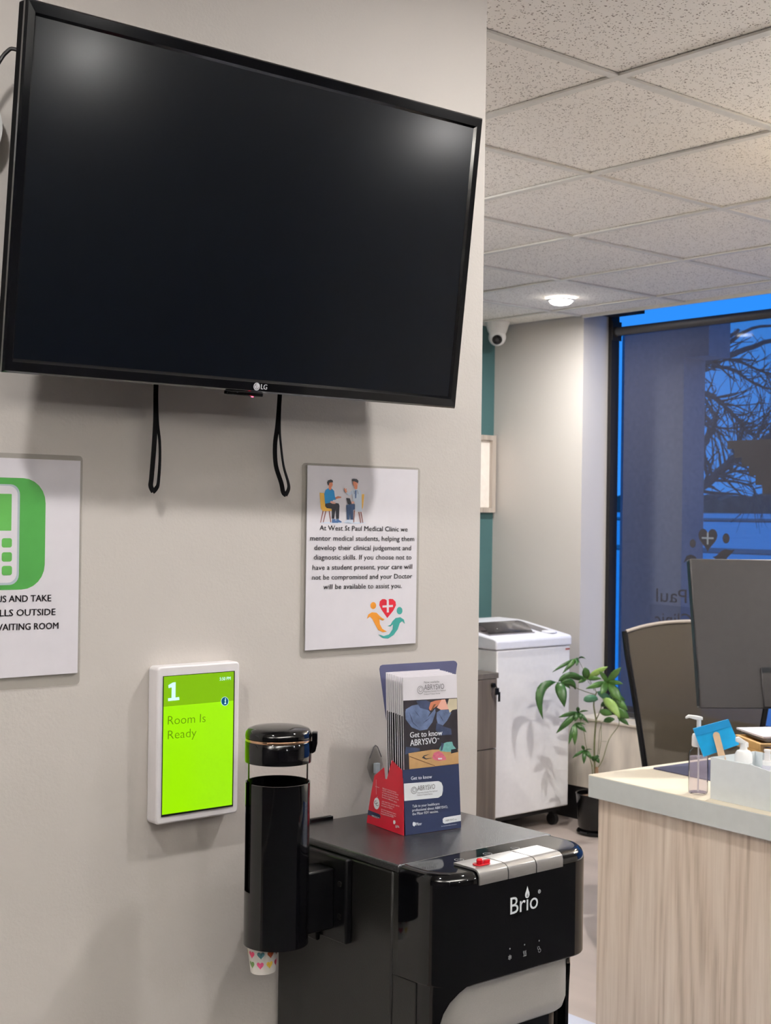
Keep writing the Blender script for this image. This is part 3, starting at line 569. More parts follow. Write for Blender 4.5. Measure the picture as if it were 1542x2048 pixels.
# dome camera under the ceiling in the far corner
dc = thing('security_camera', 'white dome security camera under the ceiling in the teal corner', 'camera', (4.845, 4.84, CEIL-.0008))
MB().lathe([(.0625, 0), (.0625, -.006), (.058, -.012), (.046, -.05), (.036, -.068)], (0, 0, 0), M['white_plastic'], 40).build('base', dc)
ball = MB(); ax = Vector((-.62, -.62, -.42)).normalized()
def ballring(r, t):
    a = ax.cross(Vector((0, 0, 1))).normalized(); b = ax.cross(a)
    c = Vector((0, 0, -.075))
    return [tuple(c+ax*t+a*r*math.cos(2*math.pi*i/32)+b*r*math.sin(2*math.pi*i/32)) for i in range(32)]
ball.loft([ballring(.044*math.sin(math.radians(a)), -.044*math.cos(math.radians(a))) for a in range(4, 147, 11)], M['white_plastic'])
ball.build('ball', dc, smooth=True)
MB().loft([ballring(.0245, .0366), ballring(.0245, .041), ballring(.021, .043)], M['black_gloss']).build('face', dc)
MB().loft([ballring(.009, .0432), ballring(.008, .046), ballring(.002, .0465)], M['charcoal']).build('lens', dc)

# ================================================================== TELEVISION
tv = thing('television', 'large black wall television tilted forward, switched off', 'television', (1.084, 1.515, 1.811), (7, 0, -1.1))
W2, H2 = .365, .218
SX, SZ0, SZ1 = .3505, -.2005, .2005
fr = MB()
def ring(x, z0, z1, y): return [(-x, y, z0), (x, y, z0), (x, y, z1), (-x, y, z1)]
fr.loft([ring(W2, -H2, H2, .0080), ring(W2, -H2, H2, .0035), ring(W2-.0025, -H2+.0025, H2-.0025, 0), ring(SX+.003, SZ0-.004, SZ1+.003, .0005), ring(SX, SZ0, SZ1, .0045)], M['bezel'], caps=False)
fr.build('bezel', tv, smooth=False)
MB().poly([(-SX, .0044, SZ0), (SX, .0044, SZ0), (SX, .0044, SZ1), (-SX, .0044, SZ1)], M['screen']).build('screen', tv, smooth=False)
MB().box(-W2+.0005, W2-.0005, .0082, .024, -H2+.001, H2-.001, M['strap']).prism(rrect(-.26, .26, -.17, .15, .03), 'y', .0241, .052, M['strap']).build('back_cover', tv, bevel=.002)
MB().box(-.046, .012, .003, .012, -.2235, -.2185, M['black_gloss']).build('sensor_bar', tv, bevel=.001)
MB().lathe([(.0001, 0), (.0016, 0), (.0016, .001), (.0001, .0012)], (-.0065, .0015, -.2247), M['led_red'], 12).build('standby_lamp', bpy.data.objects['sensor_bar'])
p = Print(lambda u, v, l: (u, .0002-l*.3-.0003, v))
def arc(cx, cz, r, a0, a1, w_, n=14):
    o = [(cx+r*math.cos(math.radians(a0+(a1-a0)*i/n)), cz+r*math.sin(math.radians(a0+(a1-a0)*i/n))) for i in range(n+1)]
    return o+[(cx+(r-w_)*math.cos(math.radians(a1-(a1-a0)*i/n)), cz+(r-w_)*math.sin(math.radians(a1-(a1-a0)*i/n))) for i in range(n+1)]
p.poly(circ(-.0018, -.2098, .0053), M['logo_grey'])
p.poly(arc(-.0018, -.2098, .0040, 90, 360, .0008), M['grey_ink']).poly([(-.0022, -.2078), (-.0014, -.2078), (-.0014, -.2115), (-.0005, -.2115), (-.0005, -.2122), (-.0022, -.2122)], M['grey_ink'])
p.poly(circ(-.0038, -.2082, .0006), M['grey_ink'])
p.text('LG', (.0052, -.2128), (.0150, -.2128), .0068, M['logo_grey'], .03)
p.build('logo', tv)
# swivel mount behind it
mb = MB().box(-.10, .10, .053, .058, -.10, .10, M['black_satin'])
mb.build('mount_plate', tv)
ms = thing('wall_mount', 'black swivel arm bracket hidden between television and wall', 'bracket', (1.10, 1.656, 1.80))
MB().box(-.06, .06, -.012, -.001, -.11, .11, M['black_satin']).build('wall_plate', ms)
MB().box(-.02, .02, -.076, -.012, -.02, .02, M['black_satin']).build('arm', ms)
# hanging strap loops
def strap(name, lab, A, B):
    t = thing(name, lab, 'strap', A[0], group='strap loops under the television')
    o_ = Vector(A[0]); mb = MB()
    for pts, s in ((A, -1), (B, 1)):
        q = [p-o_ for p in cat(pts, 5)]
        n = len(q); rings = []
        for i, c in enumerate(q):
            d = (q[min(i+1, n-1)]-q[max(i-1, 0)]); a = Vector((-d.z, 0, d.x)).normalized()
            tw = .9*math.sin(math.pi*i/(n-1))*s
            a = (a*math.cos(tw*.7)+Vector((0, 1, 0))*math.sin(tw*.7)).normalized(); b = Vector((0, 1, 0)).cross(a).cross(a).normalized() if abs(a.y) < .99 else Vector((0, 0, 1))
            w_ = .0032; h_ = .0007
            rings.append([tuple(c+a*w_+b*h_), tuple(c+a*w_-b*h_), tuple(c-a*w_-b*h_), tuple(c-a*w_+b*h_)])
        mb.loft(rings, M['strap'])
    mb.build('webbing', t)
S1L = [(0.982, 1.632, 1.66), (0.982, 1.635, 1.600), (0.982, 1.635, 1.556), (0.980, 1.635, 1.515), (0.977, 1.635, 1.477), (0.976, 1.635, 1.466), (0.980, 1.635, 1.458)]
S1R = [(0.984, 1.634, 1.66), (0.984, 1.637, 1.600), (0.986, 1.637, 1.556), (0.990, 1.637, 1.529), (0.991, 1.637, 1.502), (0.989, 1.637, 1.471), (0.986, 1.637, 1.463), (0.980, 1.636, 1.458)]
S2L = [(1.191, 1.632, 1.66), (1.190, 1.635, 1.599), (1.187, 1.635, 1.560), (1.183, 1.635, 1.531), (1.185, 1.635, 1.501), (1.195, 1.635, 1.476), (1.199, 1.635, 1.462), (1.204, 1.635, 1.458)]
S2R = [(1.192, 1.634, 1.66), (1.192, 1.637, 1.599), (1.192, 1.637, 1.560), (1.194, 1.637, 1.538), (1.200, 1.637, 1.502), (1.209, 1.637, 1.477), (1.210, 1.637, 1.467), (1.204, 1.636, 1.458)]
strap('strap_loop', 'black strap loop hanging below the television, left one', S1L, S1R)
strap('strap_loop', 'black strap loop hanging below the television, right one above the student notice', S2L, S2R)
tag(MB().tube(cat([(.70, 1.63, 1.90), (.724, 1.625, 1.948), (.743, 1.62, 1.988), (.750, 1.615, 2.000), (.757, 1.61, 2.004), (.775, 1.60, 1.995), (.79, 1.59, 1.96)], 5), .0026, M['cable']).build('power_cable'), 'dark cable curving behind the top left of the television', 'cable')
tag(MB().lathe([(.0001, 0), (.046, 0), (.05, -.003), (.05, -.012), (.0001, -.012)], (0, 0, 0), M['white_plastic'], 40).build('cable_cover'), 'round white wall cover at the left edge beside the television', 'cover')
wc = bpy.data.objects['cable_cover']; wc.rotation_euler = (math.radians(-90), 0, 0); wc.location = (.704, WY-.0125, 1.909)

# ================================================================== NOTICES ON THE WALL
def notice(name, label, x0, x1, z0, z1, pouch):
    t = thing(name, label, 'notice', ((x0+x1)/2, WY-.0005, z0))
    cx = (x0+x1)/2
    px0, px1, pz0, pz1 = pouch
    MB().prism(rrect(px0-cx, px1-cx, pz0-z0, pz1-z0, .006), 'y', -.0002, -.0012, M['pouch']).build('laminate_pouch', t, smooth=False)
    MB().box(x0-cx, x1-cx, -.0026, -.0014, 0, z1-z0, M['paper']).build('paper_sheet', t, smooth=False)
    return t, cx
# student notice
t2, c2 = notice('clinic_notice', 'laminated student notice with two seated figures and heart logo', 1.2575, 1.480, 1.2255, 1.504, (1.249, 1.486, 1.2145, 1.5075))
Hn = homog([(118, 150), (1190, 192), (1160, 1886), (88, 1955)], [(-.1112, .2785), (.1112, .2785), (.1112, 0), (-.1112, 0)])
pf = Print(lambda u, v, l: (u, -.0026-l, v))
def Z_(pr, H_, pts, m, lift=None): pr.poly([H_(*q) for q in pts], m, lift)
def zp(*pts_m): Z_(pf, Hn, pts_m[0], pts_m[1])
def circz(x, y, rx, ry=None, n=20): return circ(x, y, rx, ry or rx, n)
def limb(pr, H_, pts, w, m):
    """a stroke of width w (zoomed pixels) through pts"""
    L = []; R_ = []
    for i, q in enumerate(pts):
        a = pts[max(i-1, 0)]; b = pts[min(i+1, len(pts)-1)]; d = math.hypot(b[0]-a[0], b[1]-a[1]); nx, ny = -(b[1]-a[1])/d, (b[0]-a[0])/d
        ww = w[i] if isinstance(w, (list, tuple)) else w
        L.append((q[0]+nx*ww/2, q[1]+ny*ww/2)); R_.append((q[0]-nx*ww/2, q[1]-ny*ww/2))
    Z_(pr, H_, L+R_[::-1], m)
zp(circz(345, 712, 110, 7), M['coat_p']); zp(circz(570, 712, 110, 7), M['coat_p'])
# left chair and seated person
limb(pf, Hn, [(265, 595), (240, 710)], [10, 6], M['brown_p']); limb(pf, Hn, [(292, 597), (266, 708)], [10, 6], M['brown_p']); limb(pf, Hn, [(325, 595), (340, 708)], [10, 6], M['brown_p'])
zp([(232, 418), (275, 422), (290, 540), (345, 570), (350, 595), (262, 598), (243, 570)], M['chair_y'])
zp([(285, 520), (345, 512), (415, 522), (424, 545), (418, 672), (390, 674), (385, 580), (372, 672), (348, 672), (348, 575), (300, 568), (284, 548)], M['black_p'])
zp([(352, 675), (384, 675), (384, 690), (412, 700), (410, 712), (350, 710)], M['steel_p']); zp([(392, 675), (416, 675), (418, 684), (444, 698), (442, 708), (390, 706)], M['steel_p'])
zp([(312, 375), (350, 378), (372, 400), (380, 460), (392, 470), (390, 485), (360, 490), (352, 512), (284, 525), (276, 430), (288, 392)], M['blue_p'])
limb(pf, Hn, [(385, 472), (410, 462), (440, 462)], [20, 22, 10], M['skin']); limb(pf, Hn, [(335, 505), (360, 515), (385, 520)], [20, 22, 12], M['skin2'])
zp([(322, 350), (345, 355), (346, 388), (330, 394), (318, 380)], M['skin']); zp(circz(336, 336, 22, 30), M['skin'])
zp([(302, 318), (312, 298), (340, 288), (358, 298), (362, 318), (350, 316), (326, 320), (320, 345), (310, 345)], M['black_p'])
# right chair and doctor
limb(pf, Hn, [(568, 590), (560, 708)], [9, 6], M['brown_p']); limb(pf, Hn, [(610, 605), (630, 712)], [9, 6], M['brown_p']); limb(pf, Hn, [(630, 605), (650, 712)], [9, 6], M['brown_p'])
zp([(640, 432), (664, 430), (650, 560), (636, 590)], M['chair_y'])
zp([(488, 540), (520, 528), (572, 528), (572, 580), (555, 585), (554, 680), (528, 680), (524, 600), (518, 680), (494, 680)], M['navy_p'])
zp([(494, 682), (518, 682), (518, 700), (505, 710), (468, 708), (475, 698)], M['coat_p']); zp([(530, 682), (554, 682), (554, 702), (535, 712), (505, 708)], M['coat_p'])
zp([(560, 385), (600, 378), (628, 396), (638, 450), (640, 600), (575, 600), (575, 520), (555, 500), (545, 420)], M['coat_p'])
limb(pf, Hn, [(560, 400), (515, 435), (495, 412)], [34, 24, 20], M['coat_p']); limb(pf, Hn, [(490, 415), (480, 392), (468, 372)], [16, 18, 6], M['skin'])
limb(pf, Hn, [(486, 395), (490, 375)], [7, 4], M['skin'])
limb(pf, Hn, [(620, 420), (600, 500), (560, 512)], [28, 26, 22], M['coat_p']); limb(pf, Hn, [(565, 510), (530, 518)], [20, 22], M['skin2'])
zp([(486, 468), (522, 472), (540, 525), (506, 530)], M['black_p'])
zp([(572, 395), (588, 392), (584, 470), (572, 472)], M['steel_p']); limb(pf, Hn, [(562, 398), (566, 430)], 4, M['navy_p']); limb(pf, Hn, [(594, 392), (602, 430)], 4, M['navy_p'])
zp([(565, 345), (596, 345), (594, 380), (576, 386), (566, 372)], M['skin']); zp(circz(574, 326, 22, 32), M['skin']); zp(circz(596, 332, 7, 12), M['skin2'])
zp([(542, 290), (560, 280), (590, 284), (606, 302), (600, 330), (592, 318), (566, 306), (548, 304)], M['black_p'])
pf.build('printed_picture', t2)
pt = Print(lambda u, v, l: (u, -.0026-.0006, v))
for s, a, b in [('At West St Paul Medical Clinic we', (230, 783), (1085, 795)), ('mentor medical students, helping them', (137, 884), (1148, 888)), ('develop their clinical judgement and', (177, 976), (1117, 978)),
                ('diagnostic skills. If you choose not to', (171, 1070), (1121, 1068)), ('have a student present, your care will', (160, 1170), (1128, 1160)), ('not be compromised and your Doctor', (154, 1266), (1127, 1252)), ('will be available to assist you.', (264, 1358), (1025, 1346))]:
    pt.text(s, Hn(*a), Hn(*b), .0074, M['grey_ink'], .006)
pt.build('printed_text', t2)
pg = Print(lambda u, v, l: (u, -.0026-l, v))
def HZ(pts, m): Z_(pg, Hn, pts, m)
hx = [(885, 1640), (830, 1560), (808, 1515), (812, 1478), (835, 1456), (862, 1455), (885, 1470), (908, 1453), (940, 1455), (965, 1480), (970, 1515), (945, 1565)]
HZ(hx, M['logo_red']); HZ([(880, 1465), (900, 1464), (900, 1585), (880, 1586)], M['paper']); HZ([(838, 1518), (940, 1512), (940, 1532), (838, 1538)], M['paper'])
HZ(circz(749, 1518, 28, 34), M['logo_orange']); HZ(circz(1004, 1568, 28, 36), M['logo_teal'])
HZ([(686, 1648), (700, 1605), (735, 1583), (780, 1588), (812, 1620), (835, 1640), (860, 1652), (840, 1665), (808, 1650), (812, 1700), (835, 1745), (880, 1772), (840, 1778), (795, 1755), (765, 1700), (740, 1650), (715, 1625)], M['logo_orange'])
HZ([(885, 1718), (915, 1705), (935, 1670), (965, 1640), (1010, 1632), (1045, 1655), (1056, 1698), (1030, 1670), (1005, 1690), (985, 1750), (945, 1805), (890, 1840), (840, 1835), (796, 1800), (850, 1815), (900, 1800), (935, 1750), (940, 1700), (915, 1722)], M['logo_teal'])
pg.build('printed_logo', t2)
# phone notice, cut by the left edge of the view
t1, c1 = notice('phone_notice', 'laminated notice with green telephone icon at the left edge', .664, .880, 1.216, 1.497, (.660, .884, 1.2005, 1.5035))
s4 = 4.265
q1 = [(-158.7*s4, (909-900)*s4), (160.3*s4, (921.7-900)*s4), (154.3*s4, (1345.7-900)*s4), (-165.3*s4, (1368.2-900)*s4)]
H1 = homog(q1, [(-.108, .281), (.108, .281), (.108, 0), (-.108, 0)])
pi_ = Print(lambda u, v, l: (u, -.0026-l, v))
RX0, RZ0 = H1(382, 430)[0], 0
ztop = H1(100, 237)[1]; zbot = H1(100, 1192)[1]; xr = H1(382, 700)[0]
pi_.poly(rrect(-xr, xr, zbot, ztop, .032), M['green_ink'])
xr2 = H1(162, 700)[0]; zt2 = H1(60, 292)[1]; zb2 = H1(60, 1152)[1]
pi_.poly(rrect(-xr2-.0, xr2, zb2, zt2, .013), M['edge_ink']); pi_.poly(rrect(-xr2+.002, xr2-.003, zb2+.003, zt2-.002, .012), M['paper'])
xs3 = H1(95, 500)[0]; pi_.poly(rrect(-xs3, xs3, H1(50, 688)[1], H1(50, 374)[1], .001), M['green_ink2'])
for k, (za, zb) in enumerate([(752, 832), (872, 952), (988, 1068)]):
    for m_ in range(3):
        w_ = H1(98, za)[0]-H1(11, za)[0]; x1_ = H1(98, za)[0]-m_*(w_*1.42); pi_.poly(rrect(x1_-w_, x1_, H1(50, zb)[1], H1(50, za)[1], .003), M['green_ink2'])
pi_.build('printed_icon', t1)
pt = Print(lambda u, v, l: (u, -.0026-.0006, v))
pt.text('US AND TAKE', H1(-34, 1299), H1(430, 1288), .0083, M['grey_ink'], .035)
pt.text('CALLS OUTSIDE', H1(-128, 1421), H1(467, 1406), .0083, M['grey_ink'], .035)
pt.text('WAITING ROOM', H1(-62, 1541), H1(492, 1524), .0083, M['grey_ink'], .035)
pt.build('printed_text', t1)

# ================================================================== ROOM STATUS TABLET
tb = thing('status_tablet', 'white wall tablet with a bright green Room Is Ready screen', 'tablet', (1.0565, WY-.0005, 1.111))
MB().prism(rrect(-.0675, .0675, -.108, .108, .006), 'y', -.0005, -.025, M['tab_white']).build('housing', tb, bevel=.0025, seg=3)
MB().box(-.0592, .0582, -.0262, -.0251, -.0972, .0952, M['scr_black']).build('screen_glass', tb, smooth=False)
Ht = homog([(190, 222), (762, 177), (743, 1257), (172, 1350)], [(-.0585, .0945), (.0575, .0945), (.0575, -.0955), (-.0585, -.0955)])
ps = Print(lambda u, v, l: (u, -.0262-l, v))
def ZT(pts, m): Z_(ps, Ht, pts, m)
ZT([(190, 222), (757, 178), (738, 1254), (172, 1343)], M['glow_green']); ZT([(190, 222), (757, 178), (753, 413), (186, 466)], M['glow_green2'])
ZT(circz(683, 420, 31, 37, 28), M['glow_white']); ZT(circz(683, 420, 28, 34, 28), M['glow_blue'])
ps.build('screen_image', tb)
px_ = Print(lambda u, v, l: (u, -.0262-.0006, v))
Z_(px_, Ht, [(222, 396), (250, 394), (252, 308), (226, 314), (224, 290), (262, 268), (284, 266), (282, 390), (312, 386), (314, 410), (222, 420)], M['glow_white'], .0006)
px_.text('5:50 PM', Ht(641, 252), Ht(729, 245), .0046, M['glow_white'], .012)
pxi = Print(px_.f); Z_(pxi, Ht, [(677, 442), (677, 436), (682, 435), (684, 414), (680, 414), (681, 408), (691, 406), (688, 434), (693, 433), (693, 440)], M['glow_white'], .0006); Z_(pxi, Ht, circz(687, 399, 4, 5), M['glow_white'], .0006); pxi.build('info_icon', tb)
px_.text('Room Is', Ht(219, 612), Ht(525, 588), .0118, M['glow_text'], -.012)
px_.text('Ready', Ht(219, 730), Ht(450, 706), .0118, M['glow_text'], -.012)
px_.build('room_number', tb)

# ================================================================== WATER COOLER
def WB(mb, name, parent, root=None, **k):
    """build from world coordinates under an unrotated thing"""
    o = mb.build(name, parent, **k); r_ = root or parent
    if parent is r_: o.location = -Vector(r_.location)
    return o
CZ = .966
class WPrint(Print): world = True
wcool = thing('water_cooler', 'black floor-standing water cooler with silver push buttons', 'water cooler', (1.36, 1.51, 0))
CX0, CX1 = 1.210, 1.505
WB(MB().box(CX0, CX1, 1.392, 1.648, 0.03, .955, M['side_black']), 'cabinet_body', wcool, bevel=.003)
WB(MB().box(CX0+.001, CX1-.001, 1.345, 1.3905, 0.03, .8185, M['side_black']).box(CX0+.0005, CX1-.0005, 1.3792, 1.3905, .8186, .9545, M['side_black']), 'front_frame', wcool, bevel=.001)
WB(MB().box(CX0+.02, CX1-.02, 1.36, 1.63, 0.0, .0298, M['black_satin']), 'plinth', wcool)
WB(MB().box(CX0-.001, CX1+.001, 1.379, 1.652, .9555, CZ, M['metal_top']), 'metal_top', wcool, bevel=.002)
WB(MB().box(1.268, 1.312, 1.6485, 1.6555, .90, .9715, M['black_satin']), 'rear_clip', wcool, bevel=.001)
def plan(inset, yb, r_=.052, n=12):
    x0, x1, yf = CX0-.001+inset, CX1+.001-inset, 1.287+inset
    pts = [(x1, yb), (x0, yb)]
    pts += [(x0+r_-r_*math.cos(math.radians(90*i/n)), yf+r_-r_*math.sin(math.radians(90*i/n))) for i in range(n+1)]
    pts += [(x1-r_+r_*math.sin(math.radians(90*i/n)), yf+r_-r_*math.cos(math.radians(90*i/n))) for i in range(n+1)]
    return pts
cap = MB(); rings = []
for z, i_ in ((.820, .0006), (.8212, 0), (.8222, 0), (.8235, 0), (.9490, 0), (.9505, 0), (.952, 0), (.9575, .0008), (.9625, .0032), (.9655, .007), (CZ, .012)):
    rings.append([(x, y, z) for x, y in plan(i_, 1.3785, .052-i_*.6)])
cap.loft(rings, M['black_gloss']); WB(cap, 'front_cap', wcool, angle=50)
# surround below the cap: two curved cheeks, and the silver splash panel between them
WB(MB().prism(plan(.030, 1.3445, .04), 'z', .40, .8190, M['black_gloss']), 'alcove_core', wcool)
for sgn in (0, 1):
    ck = MB(); rings = []
    for z, am in ((.8194, 80), (.812, 66), (.800, 52), (.785, 42), (.765, 35), (.740, 32), (.60, 32), (.45, 32)):
        o1, i1 = [], []
        for ins, L_ in (((.003, o1), (.012, i1)) if not sgn else ((.014, o1), (.0175, i1))):
            x0, x1, yf, r_ = CX0+ins, CX1-ins, 1.287+ins, .050-ins*.4
            L_.append((x0 if not sgn else x1, 1.344))
            for i in range(11):
                a_ = math.radians(am*i/10)
                L_.append(((x0+r_-r_*math.cos(a_)) if not sgn else (x1-r_+r_*math.cos(a_)), yf+r_-r_*math.sin(a_)))
        rings.append([(x, y, z) for x, y in o1+i1[::-1]])
    ck.loft(rings, M['black_gloss']); WB(ck, 'alcove_cheek', wcool, angle=50)
sp_ = MB(); rings = []
for z, i_ in ((.7365, .030), (.738, .025), (.742, .021), (.755, .018), (.758, .018), (.800, .018), (.8192, .018)):
    rings.append([(x, y, z) for x, y in plan(i_, 1.344, .047)])
sp_.loft(rings, M['silver_panel']); WB(sp_, 'splash_panel', wcool, angle=50)
WB(MB().box(1.26, 1.46, 1.25, 1.344, .45, .47, M['black_gloss']), 'drip_tray', wcool, bevel=.004)
# push buttons folded over the front edge
for k in range(3):
    xa = 1.2665+k*.0540; xb = xa+.0525
    prof_ = [(1.334, .9665), (1.334, .9700), (1.296, .9700), (1.290, .9688), (1.2855, .9655), (1.2838, .9600), (1.2838, .9495), (1.2865, .9495), (1.2865, .9600), (1.290, .9655), (1.296, .9668)]
    pbt = WB(MB().prism(prof_, 'x', xa, xb, M['silver']), 'push_button', wcool, bevel=.0006); pb0 = pbt if k == 0 else pb0
lk = MB().prism(rrect(1.276, 1.302, 1.296, 1.312, .0075), 'z', .9702, .9716, M['red']).lathe([(.0048, .9716), (.0048, .9770), (.0034, .9788), (.0001, .9792)], (1.285, 1.303, 0), M['red'], 20).prism(rrect(1.287, 1.303, 1.3005, 1.3055, .0024), 'z', .9717, .9752, M['red'])
lk.build('child_lock', pb0, bevel=.0004)['label'] = 'red child lock on the hot button'
pc = WPrint(lambda u, v, l: (u, 1.2868-l, v))
pc.text('Br\u0131o', (1.3262, .9010), (1.3795, .9010), .0222, M['white_ink'], .004)
drop = [(0, .0125), (-.0022, .0065), (-.0040, .0030), (-.0044, -.0002), (-.0030, -.0030), (0, -.0042), (.0030, -.0030), (.0044, -.0002), (.0040, .0030), (.0022, .0065)]
pc.poly([(1.3585+a, .9215+b) for a, b in drop], M['white_ink'], .0009)
pc.poly([(1.3585+a*.4, .9205+b*.35) for a, b in drop], M['icon_ink'], .0012)
pc.poly(arc(1.3822, .9225, .0026, 0, 359, .0007, 20), M['white_ink'], .0009); pc.text('R', (1.3813, .9214), (1.3831, .9214), .0022, M['white_ink'])
pc.build('logo', wcool)
pc = WPrint(lambda u, v, l: (u, 1.2868-l, v))
for a in range(0, 180, 60):
    c_, s_ = math.cos(math.radians(a+90)), math.sin(math.radians(a+90)); L_ = .0036
    pc.poly([(1.3265+c_*L_-s_*.0005, .844+s_*L_+c_*.0005), (1.3265-c_*L_-s_*.0005, .844-s_*L_+c_*.0005), (1.3265-c_*L_+s_*.0005, .844-s_*L_-c_*.0005), (1.3265+c_*L_+s_*.0005, .844+s_*L_-c_*.0005)], M['icon_ink'], .0009)
pc.poly(arc(1.3265, .844, .0030, 0, 359, .0007, 6), M['icon_ink'], .0009)
pc.build('cold_icon', wcool); pc = WPrint(pc.f)
for k in range(3): pc.poly([(1.3525+k*.0022+.0006*math.sin(t), .8405+t*.0011) for t in np.arange(0, 7, .7)]+[(1.3534+k*.0022+.0006*math.sin(t), .8405+t*.0011) for t in np.arange(6.3, -.1, -.7)], M['icon_ink'], .0009)
pc.poly([(1.3518, .8400), (1.3584, .8400), (1.3584, .8407), (1.3518, .8407)], M['icon_ink'], .0009)
pc.build('hot_icon', wcool); pc = WPrint(pc.f)
pc.poly(arc(1.3820, .8458, .0024, 0, 359, .0007, 8), M['icon_ink'], .0009); pc.poly(arc(1.3840, .8420, .0028, 0, 359, .0007, 8), M['icon_ink'], .0009)
pc.build('room_icon', wcool)
for x in (1.3265, 1.3545, 1.3830): WPrint(pc.f).poly(circ(x, .8555, .0011), M['icon_ink'], .0009).build('indicator_lamp', wcool)
pc = WPrint(lambda u, v, l: (u, v, CZ+.0001+l))
for k in range(3):
    x = 1.292+k*.054; pc = WPrint(pc.f); pc.poly([(a, b) for a, b in arc(x, 1.350, .0065, 0, 359, .0008, 28)], M['icon_ink'], .0004)
    pc.text(['HOT', 'ROOM', 'COLD'][k], (x-.0045, 1.3487), (x+.0045, 1.3487), .0028, M['icon_ink'], lift=.0004); pc.build('button_icon', wcool)
# keep the rings oval

# ================================================================== CUP DISPENSER
DX, DY = 1.100, 1.503
cdsp = thing('cup_dispenser', 'glossy black tube cup dispenser with clear window on the cooler side', 'cup dispenser', (DX, DY, .855))
n = 72; sl = MB()
zl = [.8555, .927, .932, 1.062, 1.068, 1.071]
az_slot = math.degrees(math.atan2(.65, -.76))   # slot lies on the side away from the cooler
def in_slot(i, z):
    a = 360*(i+.5)/n; d = (a-(az_slot+30)+180) % 360-180; return abs(d) < 13
for (r0, flip) in ((.0435, 0),):
    ro, ri = .0435, .0418
    def P_(r, i, z): return (r*math.cos(2*math.pi*i/n), r*math.sin(2*math.pi*i/n), z-.855)
    for i in range(n):
        segs = [(.8555, .927), (.927, 1.071)]
        for za, zb in segs:
            if za > .9 and in_slot(i, za): continue
            sl.add([P_(ro, i, za), P_(ro, i+1, za), P_(ro, i+1, zb), P_(ro, i, zb), P_(ri, i, za), P_(ri, i+1, za), P_(ri, i+1, zb), P_(ri, i, zb)],
                   [(0, 1, 2, 3), (7, 6, 5, 4), (3, 2, 6, 7), (1, 0, 4, 5)]+([(0, 3, 7, 4)] if (za > .9 and in_slot(i-1, za)) else [])+([(1, 2, 6, 5)] if (za > .9 and in_slot(i+1, za)) else []), M['black_gloss'])
so = sl.build('sleeve', cdsp, smooth=False)
bm = bmesh.new(); bm.from_mesh(so.data); bmesh.ops.remove_doubles(bm, verts=bm.verts, dist=1e-5); bmesh.ops.recalc_face_normals(bm, faces=bm.faces); bm.to_mesh(so.data); bm.free()
for p_ in so.data.polygons: p_.use_smooth = True
so.data.set_sharp_from_angle(angle=math.radians(35))
MB().lathe([(.0404, .060), (.0404, .2425)], (0, 0, 0), M['clear'], 60, False).build('clear_tube', cdsp)
MB().lathe([(.0385, .0), (.0385, .206), (.0375, .206), (.0375, .0)], (0, 0, 0), M['black_gloss'], 60, False).build('inner_liner', cdsp)
MB().lathe([(.0385, .0), (.0435, .0005), (.0435, -.0005), (.024, -.004), (.0235, .0), (.0385, .0)], (0, 0, 0), M['black_gloss'], 60, False).build('base_collar', cdsp)
MB().lathe([(.0402, .243), (.0445, .243), (.0448, .246), (.0448, .270), (.0440, .2712)], (0, 0, 0), M['black_gloss'], 60, False).build('lid_skirt', cdsp)
MB().lathe([(.0443, .2713), (.0445, .2718), (.0445, .2740), (.0443, .2745), (.043, .2745), (.043, .2713)], (0, 0, 0), M['gold'], 60, False).build('lid_ring', cdsp)['label'] = 'rose gold ring'
MB().lathe([(.0435, .2746), (.0447, .2755), (.0449, .2785), (.0440, .2830), (.0410, .2868), (.0340, .2892), (.020, .2906), (.0001, .2910)], (0, 0, 0), M['black_gloss'], 60).build('lid', cdsp)
dr = Vector((.76, -.65, 0)); dp = Vector((.65, .76, 0))
def hb_(t, s, z): v = dr*t+dp*s; return (v.x, v.y, z)
hd = MB(); hp_ = [(.0450, .254), (.0500, .257), (.0525, .268), (.0525, .283), (.0450, .283)]
hd.loft([[hb_(t, -.006, z) for t, z in hp_], [hb_(t, .006, z) for t, z in hp_]], M['black_gloss']); hd.build('lid_handle', bpy.data.objects['lid_skirt'], bevel=.001)
brk = MB().box(1.1975, 1.2095, 1.475, 1.585, .838, .956, M['black_satin']).box(1.146, 1.1975, 1.500, 1.540, .855, .940, M['black_satin']).box(1.190, 1.1974, 1.530, 1.552, .832, .8378+.01, M['black_satin'])
o_ = brk.build('bracket', cdsp, bevel=.003); o_.location = -Vector(cdsp.location)
for zz in (.875, .92):
    o_ = MB().tube([(1.1955, 1.488, zz), (1.1975, 1.488, zz)], .004, M['steel'], 14).build('screw', cdsp); o_.location = -Vector(cdsp.location)

# paper cup peeping out below
cup = thing('paper_cup', 'white paper cup with coloured hearts under the dispenser', 'cup', (1.087, 1.513, .8165), (0, -3, 0))
RB, RT, CH = .0170, .0222, .058
MB().lathe([(RB-.001, .002), (RB, 0), (RB+.0002, .0015), (RT, CH-.001), (RT+.0008, CH), (RT-.0004, CH+.0006), (RT-.0008, CH-.002), (RB-.0012, .0035), (.0001, .0035)], (0, 0, 0), M['cupwhite'], 44, False).build('cup_wall', cup)
a_cam = math.degrees(math.atan2(-.76, -.65))
def onc(u, v, l):
    """u = arc length from the side facing the viewer, v = height"""
    r_ = RB+(RT-RB)*v/CH+.0002+l; a = math.radians(a_cam)+u/(RB+.002); return (r_*math.cos(a), r_*math.sin(a), v)
hp2 = Print(onc); k = 0
cols = ['h_green', 'h_rose', 'h_yel', 'h_pink', 'h_teal', 'h_or', 'h_brick', 'h_brick', 'h_yel', 'h_teal', 'h_rose', 'h_green']
